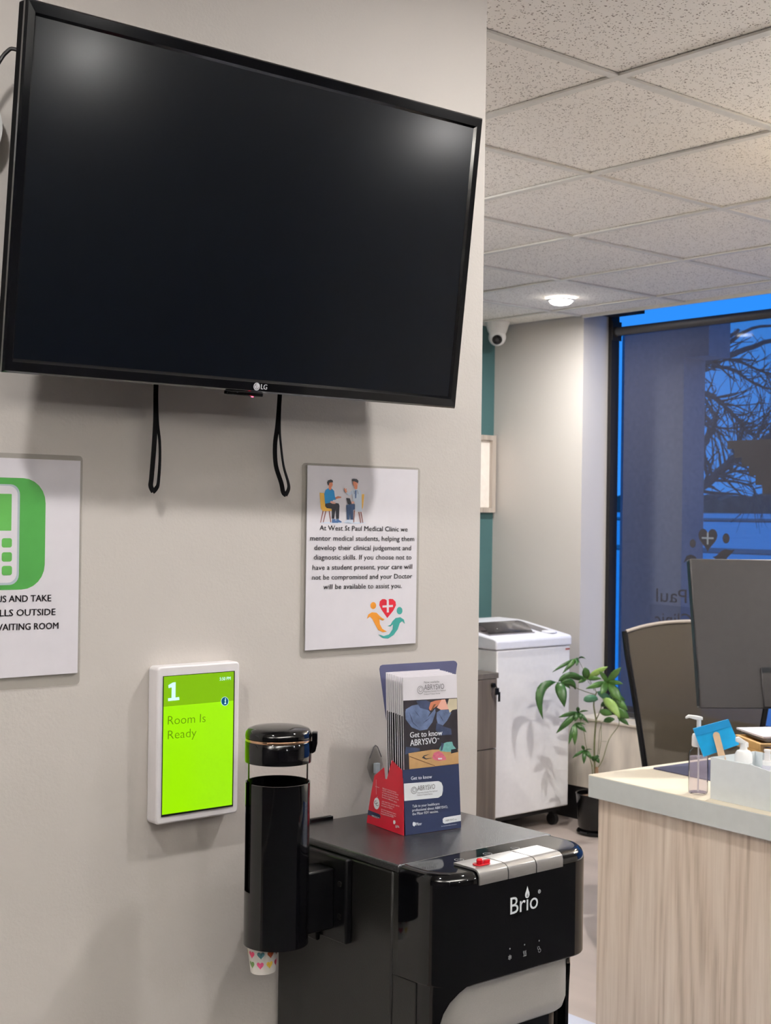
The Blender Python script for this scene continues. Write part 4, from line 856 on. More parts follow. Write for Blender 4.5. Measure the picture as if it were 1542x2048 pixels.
for row, (v, off) in enumerate(((.0125, -.0010), (.0265, .0005), (.0405, .002))):
    for j in range(-3, 5):
        u = off+j*.0135-.001; hp2.poly(heart(u, v, .0098, .0100), M[cols[(j+1+row*3) % 12]], .0001)
hp2.build('printed_hearts', cup)

# ================================================================== LEAFLET HOLDER
bh = thing('leaflet_holder', 'navy and crimson card leaflet holder standing on the cooler', 'holder', (1.328, 1.500, CZ+.0004), (0, 0, -7))
FW, FH = .100, .0945
front = MB().loft([[(0, 0, 0), (FW, 0, 0), (FW, .0012, 0), (0, .0012, 0)], [(-.004, .004, FH), (FW-.003, .004, FH), (FW-.003, .0052, FH), (-.004, .0052, FH)]], M['navy'])
front.build('front_panel', bh, smooth=False)
sd = [(0.0008, 0), (.0995, 0), (.090, .040), (.0800, .074), (.055, .090), (.052, .074), (.046, .074), (.034, .104), (.009, .0940), (.004, .092)]
MB().prism(sd, 'x', -.0035, -.0024, M['cred']).build('side_panel', bh, smooth=False)
MB().prism(sd, 'x', FW-.0060, FW-.0049, M['cred']).build('side_panel', bh, smooth=False)
MB().box(.004, FW-.008, .088, .0892, 0, .036, M['navy']).build('rear_panel', bh, smooth=False)
MB().box(.0, FW-.0065, .0055, .086, .0375, .0385, M['navy']).build('shelf', bh, smooth=False)
bx = [(.026, .069), (.112, .069), (.160, .232), (.158, .2355), (.154, .237), (.020, .237), (.016, .2355), (.014, .231)]
f2y = lambda z: .070+(z-.07)*.16
bk = MB(); bk.loft([[(x, f2y(z), z) for x, z in bx], [(x, f2y(z)+.0012, z) for x, z in bx]], M['navy2']); bk.build('backing_card', bh, smooth=False)
MB().box(.040, .058, .058, .069, .0388, .075, M['navy']).build('fold_tab', bh, smooth=False)
Hf = homog([(550, 1255), (1105, 1170), (1140, 1810), (580, 1905)], [(0, .0945), (.100, .0945), (.100, 0), (0, 0)])
fy = lambda v: .004*v/FH
pb = Print(lambda u, v, l: (u-.004*v/FH, fy(v)-.0001-l, v))
lg = [(560, 1388), (905, 1348), (935, 1362), (950, 1400), (950, 1445), (940, 1490), (905, 1515), (565, 1560)]
pb.poly([Hf(*q) for q in lg], M['white_ink'])
pb.poly([Hf(*q) for q in [(965, 1712), (1135, 1678), (1137, 1740), (972, 1775), (952, 1765), (950, 1728)]], M['white_ink'])
def htext(H, s, a, b, cap, m, w=0): pb.text(s, H(*a), H(*b), cap, m, w, .0006)
htext(Hf, 'Get to know', (630, 1348), (838, 1322), .0048, M['white_ink'], .02)
htext(Hf, 'ABRYSVO', (695, 1452), (870, 1426), .0070, M['grey_ink'], -.005)
htext(Hf, 'Respiratory Syncytial Virus Stabilized', (695, 1480), (893, 1452), .0020, M['grey_ink'])
htext(Hf, 'Prefusion F Subunit Vaccine', (692, 1504), (843, 1484), .0020, M['grey_ink'])
htext(Hf, 'Talk to your healthcare', (643, 1622), (915, 1586), .0037, M['white_ink'], .01)
htext(Hf, 'professional about ABRYSVO,', (643, 1662), (1000, 1614), .0037, M['white_ink'], .01)
htext(Hf, 'the Pfizer RSV vaccine.', (643, 1700), (905, 1662), .0037, M['white_ink'], .01)
htext(Hf, 'ABRYSVO.ca', (978, 1752), (1090, 1732), .0026, M['grey_ink'])
htext(Hf, 'Pfizer', (682, 1802), (738, 1793), .0042, M['white_ink'], .02)
htext(Hf, 'See important safety information', (935, 1805), (1092, 1778), .0012, M['white_ink'])
pb.poly([Hf(*q) for q in [(655, 1765), (678, 1772), (680, 1795), (662, 1812), (648, 1800), (648, 1778)]], M['white_ink'])
lc = Hf(660, 1450)
pb.poly(arc(lc[0], lc[1], .0052, 0, 359, .0006, 24), M['grey_ink'], .0006).poly(arc(lc[0]+.0004, lc[1]+.0006, .0030, 0, 359, .0005, 20), M['grey_ink'], .0006)
pb.build('front_print', bh)
Hs = homog([(550, 1255), (580, 1905), (110, 1775), (205, 1295)], [(.004, .092), (0, 0), (.0995, 0), (.0815, .074)])
pb = Print(lambda u, v, l: (-.0036-l, u, v))
for k, (s, a, b) in enumerate([('ABRYSVO is a vaccine for prevention', (312, 1410), (480, 1452)), ('of lower respiratory tract disease', (312, 1432), (505, 1476)), ('in people 60 years and older', (310, 1455), (500, 1500)), ('by active immunization to help', (310, 1478), (512, 1526)), ('protect against RSV', (308, 1500), (490, 1548)),
               ('Talk with your doctor about', (304, 1540), (520, 1590)), ('whether it is right for you', (302, 1562), (458, 1600)), ('and what to expect', (300, 1585), (438, 1618)), ('For more information please', (298, 1622), (482, 1672)), ('speak with your health care', (296, 1645), (480, 1694)), ('professional today', (294, 1668), (455, 1704))]):
    a_, b_ = Hs(*a), Hs(*b); pb.text(s, a_, b_, .0021, M['white_ink'], .006, .0005)
pb.poly([Hs(*q) for q in circ(240, 1572, 36, 60)], M['white_ink'], .0003)
for q0 in ((232, 1560), (250, 1580)): pb.poly([Hs(*q) for q in arc(q0[0], q0[1], 18, 20, 300, 5, 12)], M['grey_ink'], .0005)
pb.poly([Hs(*q) for q in [(135, 1640), (275, 1682), (288, 1700), (285, 1725), (270, 1728), (128, 1690)]], M['navy'], .0003)
pb.text('ABRYSVO.ca', Hs(180, 1688), Hs(275, 1716), .0026, M['white_ink'], 0, .0006)
pb.text('Pfizer', Hs(478, 1788), Hs(528, 1800), .0042, M['white_ink'], .02, .0006)
pb.poly([Hs(*q) for q in [(455, 1738), (475, 1745), (478, 1770), (462, 1785), (450, 1775), (448, 1750)]], M['white_ink'], .0005)
# line drawing of a syringe and drop climbing the side
for a, b, w_ in (((268, 1250), (262, 1500), 5), ((236, 1335), (236, 1480), 4), ((225, 1400), (272, 1412), 5), ((250, 1500), (247, 1515), 6)):
    dx, dz = b[0]-a[0], b[1]-a[1]; L_ = math.hypot(dx, dz); nx, nz = -dz/L_*w_/2, dx/L_*w_/2
    if a[1] > 1295: pb.poly([Hs(a[0]+nx, a[1]+nz), Hs(b[0]+nx, b[1]+nz), Hs(b[0]-nx, b[1]-nz), Hs(a[0]-nx, a[1]-nz)], M['card_edge'], .0003)
pb.build('side_print', bh)
# clear stick-on hook on the wall behind the holder
cm = thing('wall_hook', 'small clear stick-on hook on the wall left of the leaflet holder', 'hook', (1.399, WY-.0004, 1.012))
cpts = [(-.004, .0), (.004, .0), (.010, .012), (.0155, .026), (.0125, .036), (.004, .055), (0, .058), (-.004, .055), (-.0125, .036), (-.0155, .024), (-.010, .010)]
MB().prism(cpts, 'y', -.0022, -.0003, M['pouch']).build('clear_plate', cm, smooth=False)
MB().tube([(-.0120, -.0026, .038), (-.004, -.0026, .0545), (0, -.0026, .0572), (.004, -.0026, .0545), (.0120, -.0026, .038)], .0008, M['grey_ink'], 6).build('dark_rim', cm)
MB().box(-.0045, .0045, -.009, -.0024, .014, .030, M['edge_ink']).build('catch', cm, bevel=.001)
MB().tube(cat([(.0030, -.006, .013), (.0034, -.012, .003), (.002, -.016, -.006), (-.001, -.0165, -.010), (-.004, -.014, -.006), (-.004, -.009, .002), (-.0035, -.006, .013)], 4), .0009, M['edge_ink'], 8).build('wire_loop', cm)

# leaflets
ORD = ['front', 'second', 'third', 'fourth', 'fifth', 'sixth', 'seventh', 'eighth', 'ninth']
hr = math.radians(-7)
def lpos(k, dx=0, dz=0):
    x, y = .0022+dx, .0068+.0054*k
    return (1.328+x*math.cos(hr)-y*math.sin(hr), 1.500+x*math.sin(hr)+y*math.cos(hr), CZ+.0395+dz)
LW, LH = .098, .188
def leafbody(t):
    MB().box(0, LW, 0, .0016, 0, LH, M['paper']).build('sheet', t, smooth=False)
    MB().box(.0001, LW-.0001, -.0003, -.0001, .0001, LH*.70, M['dk_photo']).build('printed_lower', t, smooth=False)
fl = thing('leaflet', 'front leaflet with white band and seated couple photo, in the navy holder', 'leaflet', lpos(0), (-3, 0, -7), 'leaflets in the holder'); leafbody(fl)
rl = random.Random(7)
l2 = thing('leaflet', 'second leaflet from the front of the stack in the navy holder', 'leaflet', lpos(1), (-3, 0, -7), 'leaflets in the holder'); leafbody(l2)
for k in range(2, 9):
    c = copy_thing(l2); c.location = lpos(k, rl.uniform(-.0008, .0008), rl.uniform(0, .0012)+.0003*k); c['label'] = ORD[k]+' leaflet from the front of the stack in the navy holder'
Hl = homog([(530, 300), (1050, 250), (1075, 1165), (552, 1250)], [(0, .188), (.098, .188), (.098, .0525), (0, .0525)])
pl_ = Print(lambda u, v, l: (u, -.0004-l, v))
def PL(pts, m): pl_.poly([Hl(*q) for q in pts], M[m])
PL([(532, 300), (1048, 252), (1055, 486), (536, 532)], 'paper')
PL([(536, 532), (1055, 486), (1075, 1165), (552, 1250)], 'dk_photo')
PL([(560, 620), (620, 580), (700, 560), (760, 600), (800, 640), (760, 720), (700, 760), (560, 700)], 'denim')
PL([(556, 640), (620, 590), (700, 680), (735, 740), (800, 660), (845, 600), (850, 640), (820, 740), (770, 815), (700, 830), (620, 800), (560, 720)], 'denim')
PL([(660, 530), (760, 520), (800, 540), (780, 620), (700, 600)], 'denim2')
PL([(800, 540), (850, 520), (905, 512), (880, 560), (830, 600), (795, 625), (785, 600)], 'skin')
PL([(860, 590), (880, 560), (905, 510), (940, 505), (975, 605), (900, 612)], 'skin2')
PL([(860, 640), (900, 612), (970, 610), (1000, 640), (960, 720), (920, 770), (870, 750), (858, 700)], 'denim')
PL([(975, 500), (1052, 492), (1055, 600), (1010, 610), (985, 640), (960, 560)], 'cream_p')
PL([(860, 745), (930, 780), (1000, 800), (1005, 860), (900, 870), (850, 820)], 'denim2')
PL([(565, 1000), (700, 1010), (700, 1035), (590, 1070), (556, 1080)], 'denim2')
PL([(590, 1065), (820, 1018), (1070, 1000), (1075, 1150), (850, 1190), (595, 1100)], 'oakp')
PL([(595, 1100), (850, 1190), (850, 1215), (600, 1240)], 'oakp'); PL([(848, 1185), (1076, 1145), (1076, 1172), (850, 1218)], 'oakp2')
PL([(600, 1092), (848, 1178), (848, 1186), (600, 1100)], 'oakp2')
PL([(885, 1010), (910, 960), (960, 935), (1010, 930), (1020, 965), (1050, 1000), (1040, 1030), (960, 1035), (900, 1030)], 'teal_p'); PL([(1000, 1010), (1062, 995), (1068, 1030), (1000, 1050)], 'black_p')
PL([(820, 1100), (835, 1050), (880, 1030), (915, 1045), (950, 1090), (955, 1115), (880, 1128), (840, 1120)], 'pink_p'); PL([(875, 1100), (915, 1098), (915, 1112), (878, 1116)], 'paper'); PL([(720, 1105), (740, 1080), (800, 1062), (740, 1092), (760, 1110), (830, 1100), (760, 1120)], 'black_p')
for a_, b_, w_ in (((590, 640), (640, 780), 9), ((640, 620), (700, 700), 7), ((720, 760), (800, 690), 8), ((880, 650), (930, 740), 7), ((600, 720), (690, 810), 7)):
    dx, dz = b_[0]-a_[0], b_[1]-a_[1]; L_ = math.hypot(dx, dz); nx, nz = -dz/L_*w_/2, dx/L_*w_/2
    PL([(a_[0], a_[1]), ((a_[0]+b_[0])/2+nx, (a_[1]+b_[1])/2+nz), b_, ((a_[0]+b_[0])/2-nx, (a_[1]+b_[1])/2-nz)], 'denim2')
PL([(830, 560), (850, 555), (815, 620), (800, 625)], 'oakp2'); PL([(905, 940), (930, 955), (915, 1020), (900, 1022)], 'denim2'); PL([(700, 885), (840, 830), (850, 900), (720, 940)], 'dk_photo')
pl_.build('cover_picture', fl)
pb = Print(lambda u, v, l: (u, -.0002-l, v))
def ltext(s, a, b, cap, m, w=0): pb.text(s, Hl(*a), Hl(*b), cap, M[m], w, .0016)
ltext('Get to know', (600, 905), (912, 868), .0078, 'white_ink', .02); ltext('ABRYSVO', (603, 990), (858, 950), .0088, 'white_ink', .02); ltext('TM', (862, 915), (882, 912), .0022, 'white_ink')
ltext('Now available', (732, 350), (878, 338), .0030, 'grey_ink'); ltext('ABRYSVO', (733, 418), (925, 400), .0078, 'grey_ink', -.005); ltext('Respiratory Syncytial Virus Stabilized', (733, 442), (940, 420), .0022, 'grey_ink'); ltext('Prefusion F Subunit Vaccine', (733, 468), (887, 452), .0022, 'grey_ink')
lc = Hl(697, 418); pb.poly(arc(lc[0], lc[1], .0058, 0, 359, .0006, 24), M['grey_ink'], .0016).poly(arc(lc[0]+.0004, lc[1]+.0006, .0034, 0, 359, .0005, 20), M['grey_ink'], .0016)
pb.build('cover_text', fl)

# ================================================================== FAR CORNER: CABINET, SHREDDER, PICTURE
cb = thing('file_cabinet', 'dark taupe wooden filing cabinet left of the white shredder', 'cabinet', (4.08, 4.5, 0))
WB(MB().box(3.87, 4.283, 4.27, 4.76, .02, .728, M['cab']), 'body', cb, bevel=.001)
WB(MB().box(3.862, 4.290, 4.248, 4.765, .7285, .752, M['cab_top']), 'worktop', cb, bevel=.001)
for z0, z1 in ((.425, .7265), (.045, .4205)):
    d_ = WB(MB().box(3.872, 4.2825, 4.251, 4.2695, z0, z1, M['cab']), 'drawer', cb, bevel=.001)
    MB().box(4.03, 4.13, 4.238, 4.2505, z1-.05, z1-.035, M['steel']).build('drawer_pull', d_, bevel=.002)
    if z1 > .6: MB().tube([(4.254, 4.2505, .700), (4.254, 4.238, .700)], .010, M['black_satin'], 16).build('lock', d_)
tag(MB().tube(cat([(4.254, 4.2370, .700), (4.254, 4.2270, .698), (4.2565, 4.2240, .690)], 3), .002, M['steel'], 6).box(4.245, 4.268, 4.2225, 4.2255, .660, .690, M['black_satin']).box(4.262, 4.275, 4.2215, 4.2240, .630, .672, M['black_satin']).build('cabinet_keys', bevel=.001), 'black-headed keys hanging in the lock of the dark cabinet', 'keys')
WB(MB().box(3.88, 4.27, 4.29, 4.75, 0, .0198, M['blackbase']), 'plinth', cb)

sh = thing('paper_shredder', 'tall white paper shredder on casters beside the dark cabinet', 'shredder', (4.59, 4.55, 0))
WB(MB().box(4.352, 4.832, 4.322, 4.79, .094, .8365, M['shred']), 'body', sh, bevel=.006)
WB(MB().box(4.37, 4.815, 4.35, 4.77, .070, .0935, M['blackbase']), 'chassis', sh)
for cx in (4.40, 4.79):
    for cy in (4.38, 4.74):
        c_ = WB(MB().tube([(cx-.011, cy, .028), (cx+.011, cy, .028)], .028, M['blackbase'], 18).box(cx-.014, cx+.014, cy-.012, cy+.012, .030, .0695, M['blackbase']), 'caster', sh)
lid = MB(); pr_ = [(4.316, .840), (4.316, .878), (4.322, .885), (4.335, .889), (4.60, .932), (4.66, .938), (4.795, .940), (4.795, .840)]
lid.prism(pr_, 'x', 4.341, 4.838, M['shred_lid']); WB(lid, 'lid', sh, bevel=.007, seg=3)
zl_ = lambda y: .889+(y-4.335)*(.043/.265)
def slope(mb, x0, x1, y0, y1, lift, th, m):
    return mb.add([(x0, y0, zl_(y0)+lift), (x1, y0, zl_(y0)+lift), (x1, y1, zl_(y1)+lift), (x0, y1, zl_(y1)+lift)]+[(x0, y0, zl_(y0)+lift+th), (x1, y0, zl_(y0)+lift+th), (x1, y1, zl_(y1)+lift+th), (x0, y1, zl_(y1)+lift+th)], [(0, 3, 2, 1), (4, 5, 6, 7), (0, 1, 5, 4), (1, 2, 6, 5), (2, 3, 7, 6), (3, 0, 4, 7)], m)
WB(slope(MB(), 4.37, 4.665, 4.39, 4.565, .0003, .003, M['slotdark']), 'feed_recess', sh)
WB(slope(MB(), 4.385, 4.650, 4.45, 4.462, .0035, .002, M['blackbase']), 'feed_slit', sh)
fp = MB(); arcp = [(4.375+.0, 0), ]
rr_ = [[(x, 4.40+.15*i/8, zl_(4.40+.15*i/8)+.006+.030*math.sin(math.pi*i/8)**.7) for i in range(9)] for x in (4.378, 4.660)]
fp.loft(rr_, M['smoke'], caps=False, closed=False); o_ = WB(fp, 'safety_flap', sh); md = o_.modifiers.new('s', 'SOLIDIFY'); md.thickness = .002
WB(slope(MB(), 4.715, 4.790, 4.40, 4.60, .0003, .002, M['shred_dark']), 'control_strip', sh, bevel=.001)
WB(MB().lathe([(.036, 0), (.036, .006), (.030, .010), (.0001, .010)], (4.755, 4.385, zl_(4.385)-.001), M['shred_lid'], 30), 'switch', sh)
WB(MB().box(4.800, 4.828, 4.3205, 4.3218, .818, .826, M['h_brick']), 'badge', sh)

pf_ = thing('framed_picture', 'pale-framed picture on the teal wall', 'picture', (4.73, 4.989, 1.452))
MB().prism([(-.235, 0), (.238, 0), (.238, .390), (-.235, .390)], 'y', -.004, -.0005, M['mount']).build('backing', pf_, smooth=False)
for a in ([(-.235, 0), (.238, 0), (.213, .025), (-.21, .025)], [(-.235, .39), (.238, .39), (.213, .365), (-.21, .365)], [(.238, 0), (.238, .39), (.213, .365), (.213, .025)], [(-.235, 0), (-.235, .39), (-.21, .365), (-.21, .025)]):
    MB().prism(a, 'y', -.030, -.0045, M['wfrm']).build('frame_rail', pf_, smooth=False)
MB().box(-.209, .212, -.010, -.0045, .026, .364, M['mount']).build('mount_card', pf_, smooth=False)

# ================================================================== PLANT
pt_ = thing('potted_plant', 'palmate-leaved potted plant in a glossy black pot by the shredder', 'plant', (4.815, 4.135, 0))
MB().lathe([(.0001, 0), (.078, 0), (.088, .004), (.090, .012), (.086, .018)], (0, 0, 0), M['pot'], 48).build('saucer', pt_)
MB().lathe([(.0001, .0185), (.074, .0185), (.082, .035), (.0935, .175), (.0955, .182), (.0935, .1845), (.089, .182), (.086, .160), (.0001, .160)], (0, 0, 0), M['pot'], 48).build('pot', pt_)
MB().lathe([(.086, .1605), (.05, .166), (.0001, .168)], (0, 0, 0), M['soil'], 30, False).build('soil', pt_)
off = Vector((4.815, 4.135, 0))
MB().tube([(.0, .0, .160), (.003, .002, .20), (.0, .004, .24), (.006, .006, .30)], [.017, .014, .011, .007], M['bark'], 12).build('trunk', pt_)
for pts, r0, r1 in STEMS:
    q = [p-off for p in cat(pts, 4)]; n_ = len(q)
    if q[0].z < .2: q[0].x *= .3; q[0].y *= .3; q[0].z = .165
    MB().tube(q, [r0+(r1-r0)*i/(n_-1) for i in range(n_)], M['stem'], 7).build('stem', pt_)
vd = Vector((fw.x, fw.y, 0)).normalized()
for b_, m_, t_, w_, c_ in LEAVES:
    B, Mi, T_ = Vector(b_)-off, Vector(m_)-off, Vector(t_)-off
    rows = 9; mb = MB(); vs = []; fs = []
    for i in range(rows+1):
        s = i/rows; c = B*(1-s)**2+(Mi*2-(B+T_)*.5)*2*s*(1-s)+T_*s*s
        d = ((Mi*2-(B+T_)*.5-B)*(1-s)*2+(T_-(Mi*2-(B+T_)*.5))*2*s).normalized()
        a = d.cross(vd).normalized(); nn = a.cross(d).normalized()
        hw = w_/2*math.sin(math.pi*min(1, s*1.0)**.85)**.75*(1.02 if s < .75 else 1-(s-.75)*.5) if 0 < s < 1 else .0006
        if c_ == 3: hw = w_/2*math.sin(math.pi*s)**.45 if 0 < s < 1 else .0006
        cup_ = -.10*hw
        for e in (-1, -.5, 0, .5, 1): vs.append(tuple(c+a*hw*e+nn*(cup_*(1-abs(e))*2)+nn*.0006*math.sin(i*2.3)*abs(e)))
    for i in range(rows):
        for j in range(4): k = i*5+j; fs.append((k, k+1, k+6, k+5))
    mb.add(vs, fs, M['leaf%d' % c_]); o_ = mb.build('leaf', pt_, angle=60); md = o_.modifiers.new('s', 'SOLIDIFY'); md.thickness = .0008

# ================================================================== OFFICE CHAIR
oc = thing('office_chair', 'mesh-backed office chair behind the desk, half behind the monitor', 'chair', (4.03, 3.00, 0), (0, 0, -40))
def chw(z):   # half width of the back at height z
    for (z0, w0), (z1, w1) in zip([(.45, .165), (.56, .190), (.79, .228), (1.0, .262), (1.035, .262)], [(.56, .190), (.79, .228), (1.0, .262), (1.035, .262), (1.2, .24)]):
        if z0 <= z <= z1: return w0+(w1-w0)*(z-z0)/(z1-z0)
    return .2
def chpt(s, z): return (s*chw(z)+.0, .055*s*s*-1+.05*((z-.72)/.3)**2*.6-.0, z)
def toplift(s): return .034*(1-abs(s)**2.4)
rows = []
for i in range(15):
    f_ = i/14; rows.append([(lambda p: (p[0], p[1], p[2]))(chpt(s, .46+(1.032+toplift(s)-.46)*f_)) for s in np.linspace(-1, 1, 21)])
cm_ = MB(); cm_.loft(rows, M['mesh'], caps=False, closed=False); o_ = cm_.build('back_mesh', oc, angle=80)
MB().tube(cat(rows[-1][::2], 3), .0065, M['chair_rim'], 8).build('top_rim', oc)
for s in (0, 20): MB().tube(cat([(r[s][0]*1.015, r[s][1]+.004, r[s][2]) for r in rows[::2]], 3), .0105, M['black_satin'], 8).build('side_rail', oc)
lp = [[(s*.15, .020-.055*(s*.66)**2-.012*math.sin(math.pi*f_), .60+f_*.10+.02*s*s) for s in np.linspace(-1, 1, 11)] for f_ in np.linspace(0, 1, 6)]
mb = MB(); mb.loft(lp, M['meshpad'], caps=False, closed=False); o_ = mb.build('lumbar_pad', oc, angle=80); md = o_.modifiers.new('s', 'SOLIDIFY'); md.thickness = .008
MB().prism(rrect(-.24, .24, -.50, -.03, .09), 'z', .43, .50, M['charcoal']).build('seat', oc, bevel=.02, seg=3)
MB().box(-.05, .05, -.15, .06, .40, .4295, M['black_satin']).tube([(0, .04, .41), (0, .085, .47), (0, .075, .62)], .018, M['black_satin']).build('back_support', oc)
MB().tube([(0, -.25, .09), (0, -.25, .429)], .025, M['steel'], 16).build('gas_column', oc)
for k in range(5):
    a = math.radians(72*k+18); c_, s_ = math.cos(a), math.sin(a)
    MB().tube([(.02*c_, -.25+.02*s_, .10), (.29*c_, -.25+.29*s_, .075)], [.024, .014], M['black_satin'], 8).build('base_spoke', oc)
    MB().tube([(.29*c_-.018*s_, -.25+.29*s_+.018*c_, .028), (.29*c_+.018*s_, -.25+.29*s_-.018*c_, .028)], .028, M['blackbase'], 14).tube([(.29*c_, -.25+.29*s_, .05), (.29*c_, -.25+.29*s_, .08)], .007, M['steel'], 6).build('caster', oc)

# ================================================================== DESK AND WHAT STANDS ON IT
DT = .730
dk = thing('reception_desk', 'pale ash reception desk with cream top at the right', 'desk', (2.877, 2.504, 0), (0, 0, -4.5))
top_ = MB().prism([(0, -.006), (0, -2.1), (.97, -2.1), (.97, 0), (.006, 0), (.0018, -.0018)], 'z', DT-.060, DT-.0012, M['desk_edge'])
top_.build('edge_band', dk, bevel=.0015)
MB().prism([(.001, -.006), (.001, -2.099), (.969, -2.099), (.969, -.001), (.006, -.001), (.0025, -.0025)], 'z', DT-.0011, DT, M['desk_top']).build('laminate_top', dk, smooth=False)
MB().box(.022, .042, -2.07, -.022, 0, DT-.0602, M['desk_wood']).build('front_panel', dk, smooth=False)
MB().box(.0422, .80, -.042, -.022, 0, DT-.0602, M['desk_wood']).build('end_panel', dk, smooth=False)
MB().box(.0422, .80, -2.07, -2.05, 0, DT-.0602, M['desk_wood']).build('end_panel', dk, smooth=False)
th_ = math.radians(-4.5)
def dp_(x, y, z=DT): return (2.877+x*math.cos(th_)-y*math.sin(th_), 2.504+x*math.sin(th_)+y*math.cos(th_), z)
dmat = tag(MB().prism(rrect(.215, .74, -.62, -.035, .01), 'z', 0.0003, .0035, M['pad']).build('desk_mat', bevel=.0005), 'navy desk mat lying on the cream desk top behind the gel bottle', 'desk mat')
dmat.location = (2.877, 2.504, DT); dmat.rotation_euler = (0, 0, th_)

bt = thing('gel_bottle', 'clear hand gel bottle with white pump at the desk edge', 'bottle', (2.908, 2.160, DT+.0004), (0, 0, -40))
MB().lathe([(.0001, .0), (.020, 0), (.0235, .003), (.0245, .010), (.0245, .098), (.0225, .108), (.015, .116), (.013, .120), (.0125, .120), (.0144, .1155), (.0218, .107), (.0235, .098), (.0235, .010), (.0225, .004), (.0001, .003)], (0, 0, 0), M['clear'], 40).build('bottle_wall', bt)
MB().lathe([(.0001, .0035), (.0222, .0045), (.0232, .010), (.0232, .094), (.0001, .094)], (0, 0, 0), M['liquid'], 36).build('gel', bt)
MB().tube([(0, 0, .006), (.0, 0, .12)], .0022, M['white_plastic'], 8).build('dip_tube', bt)
MB().lathe([(.0165, .1205), (.0175, .122), (.0172, .146), (.015, .152), (.010, .153), (.0085, .160), (.0055, .161), (.0055, .188), (.0001, .188)], (0, 0, 0), M['white_plastic'], 32).build('pump_collar', bt)
MB().loft([[(-.034, -.004, .1955), (-.034, .004, .1955), (-.034, .004, .1905), (-.034, -.004, .1905)], [(-.026, -.0055, .2005), (-.026, .0055, .2005), (-.026, .0055, .1935), (-.026, -.0055, .1935)], [(-.006, -.0065, .1985), (-.006, .0065, .1985), (-.006, .0065, .1882), (-.006, -.0065, .1882)], [(.009, -.0055, .1955), (.009, .0055, .1955), (.009, .0055, .1882), (.009, -.0055, .1882)]], M['white_plastic']).build('pump_head', bt, bevel=.001)

bx_ = thing('acrylic_box', 'pale grey open acrylic box on the desk edge holding bottles', 'box', (2.880, 2.102, DT+.0004), (0, 0, -4.5))
HB = .104
MB().prism([(0, 0), (-.42, 0), (-.42, HB-.012), (-.22, HB-.012), (-.125, HB), (0, HB)], 'x', 0, .003, M['frost']).build('front_wall', bx_, smooth=False)
MB().box(.0032, .17, -.003, 0, 0, HB, M['frost']).build('side_wall', bx_, smooth=False)
MB().box(.0032, .17, -.42, -.417, 0, HB-.012, M['frost']).build('side_wall', bx_, smooth=False)
MB().box(.1672, .17, -.4168, -.0032, 0, HB, M['frost']).build('rear_wall', bx_, smooth=False)
MB().box(.0032, .167, -.4168, -.0032, 0, .003, M['frost']).build('bottom', bx_, smooth=False)

fm = thing('foam_pump_bottle', 'white foam pump bottle standing inside the acrylic box', 'bottle', (2.945, 2.050, DT+.004), (0, 0, -40))
MB().lathe([(.0001, 0), (.024, 0), (.026, .004), (.026, .075), (.022, .086), (.0001, .087)], (0, 0, 0), M['frost'], 32).build('bottle_wall', fm)
MB().lathe([(.0215, .0872), (.0225, .092), (.0215, .108), (.0165, .117), (.0095, .120), (.0085, .135), (.0095, .138), (.0001, .139)], (0, 0, 0), M['white_plastic'], 32).build('pump_collar', fm)
MB().loft([[(-.020, -.004, .150), (-.020, .004, .150), (-.020, .004, .140), (-.020, -.004, .140)], [(-.012, -.006, .152), (-.012, .006, .152), (-.012, .006, .137), (-.012, -.006, .137)], [(.0, -.008, .144), (.0, .008, .144), (.0, .008, .134), (.0, -.008, .134)], [(.011, -.006, .138), (.011, .006, .138), (.011, .006, .125), (.011, -.006, .125)]], M['white_plastic']).build('pump_head', fm, bevel=.0012)
sb = thing('spray_bottle', 'small capped spray bottle right of the foam pump bottle', 'bottle', (2.984, 2.006, DT+.004))
MB().lathe([(.0001, 0), (.014, 0), (.015, .003), (.015, .075), (.012, .082), (.0001, .083)], (0, 0, 0), M['liquid'], 24).build('bottle_wall', sb)
MB().lathe([(.0125, .0835), (.0125, .094), (.0075, .095), (.0070, .116), (.0085, .117), (.0085, .122), (.0001, .122)], (0, 0, 0), M['white_plastic'], 24).build('nozzle', sb)
MB().lathe([(.0118, .0945), (.0105, .128), (.0001, .129), (.0001, .1282), (.0097, .1272), (.0110, .0945)], (0, 0, 0), M['clear'], 24, False).build('clear_cap', sb)

def quadplate(name, P4, th, m, parent=None):
    a = [Vector(p) for p in P4]; nn = (a[1]-a[0]).cross(a[3]-a[0]).normalized()
    if nn.dot(fw) < 0: nn = -nn
    return MB().loft([[tuple(p) for p in a], [tuple(p+nn*th) for p in a]], m)
PK = [(2.871, 2.150, .9005), (2.948, 2.099, .9240), (2.969, 2.079, .8600), (2.892, 2.132, .8290)]
pk = thing('blue_packet', 'bright blue flat packet leaning in the acrylic box', 'packet', (2.90, 2.115, .829))
WB(quadplate('p', PK, .004, M['blue_card']), 'packet_body', pk, bevel=.0008)
a4 = [Vector(p) for p in PK]; nn = Vector((-.66, -.75, .05))
F4 = [a4[0], a4[1], a4[1]+(a4[2]-a4[1])*.27, a4[0]+(a4[3]-a4[0])*.27]
WB(quadplate('f', [p+nn*.0016 for p in F4], .0012, M['blue_card2']), 'folded_flap', pk, smooth=False)
stk = MB(); A_, B_ = Vector((2.920, 2.1195, .892)), Vector((2.940, 2.090, .760)); ax_ = (B_-A_).normalized(); sd_ = Vector((.76, -.65, -.1)).normalized(); sd_ = (sd_-ax_*sd_.dot(ax_)).normalized(); nn_ = ax_.cross(sd_)
if nn_.dot(fw) > 0: nn_ = -nn_
out = []
for i in range(13): a = math.pi*i/12; out.append(A_+ax_*(.0085-.0085*math.sin(a))+sd_*(.0085*math.cos(a)))
out += [B_-sd_*.0085, B_+sd_*.0085]
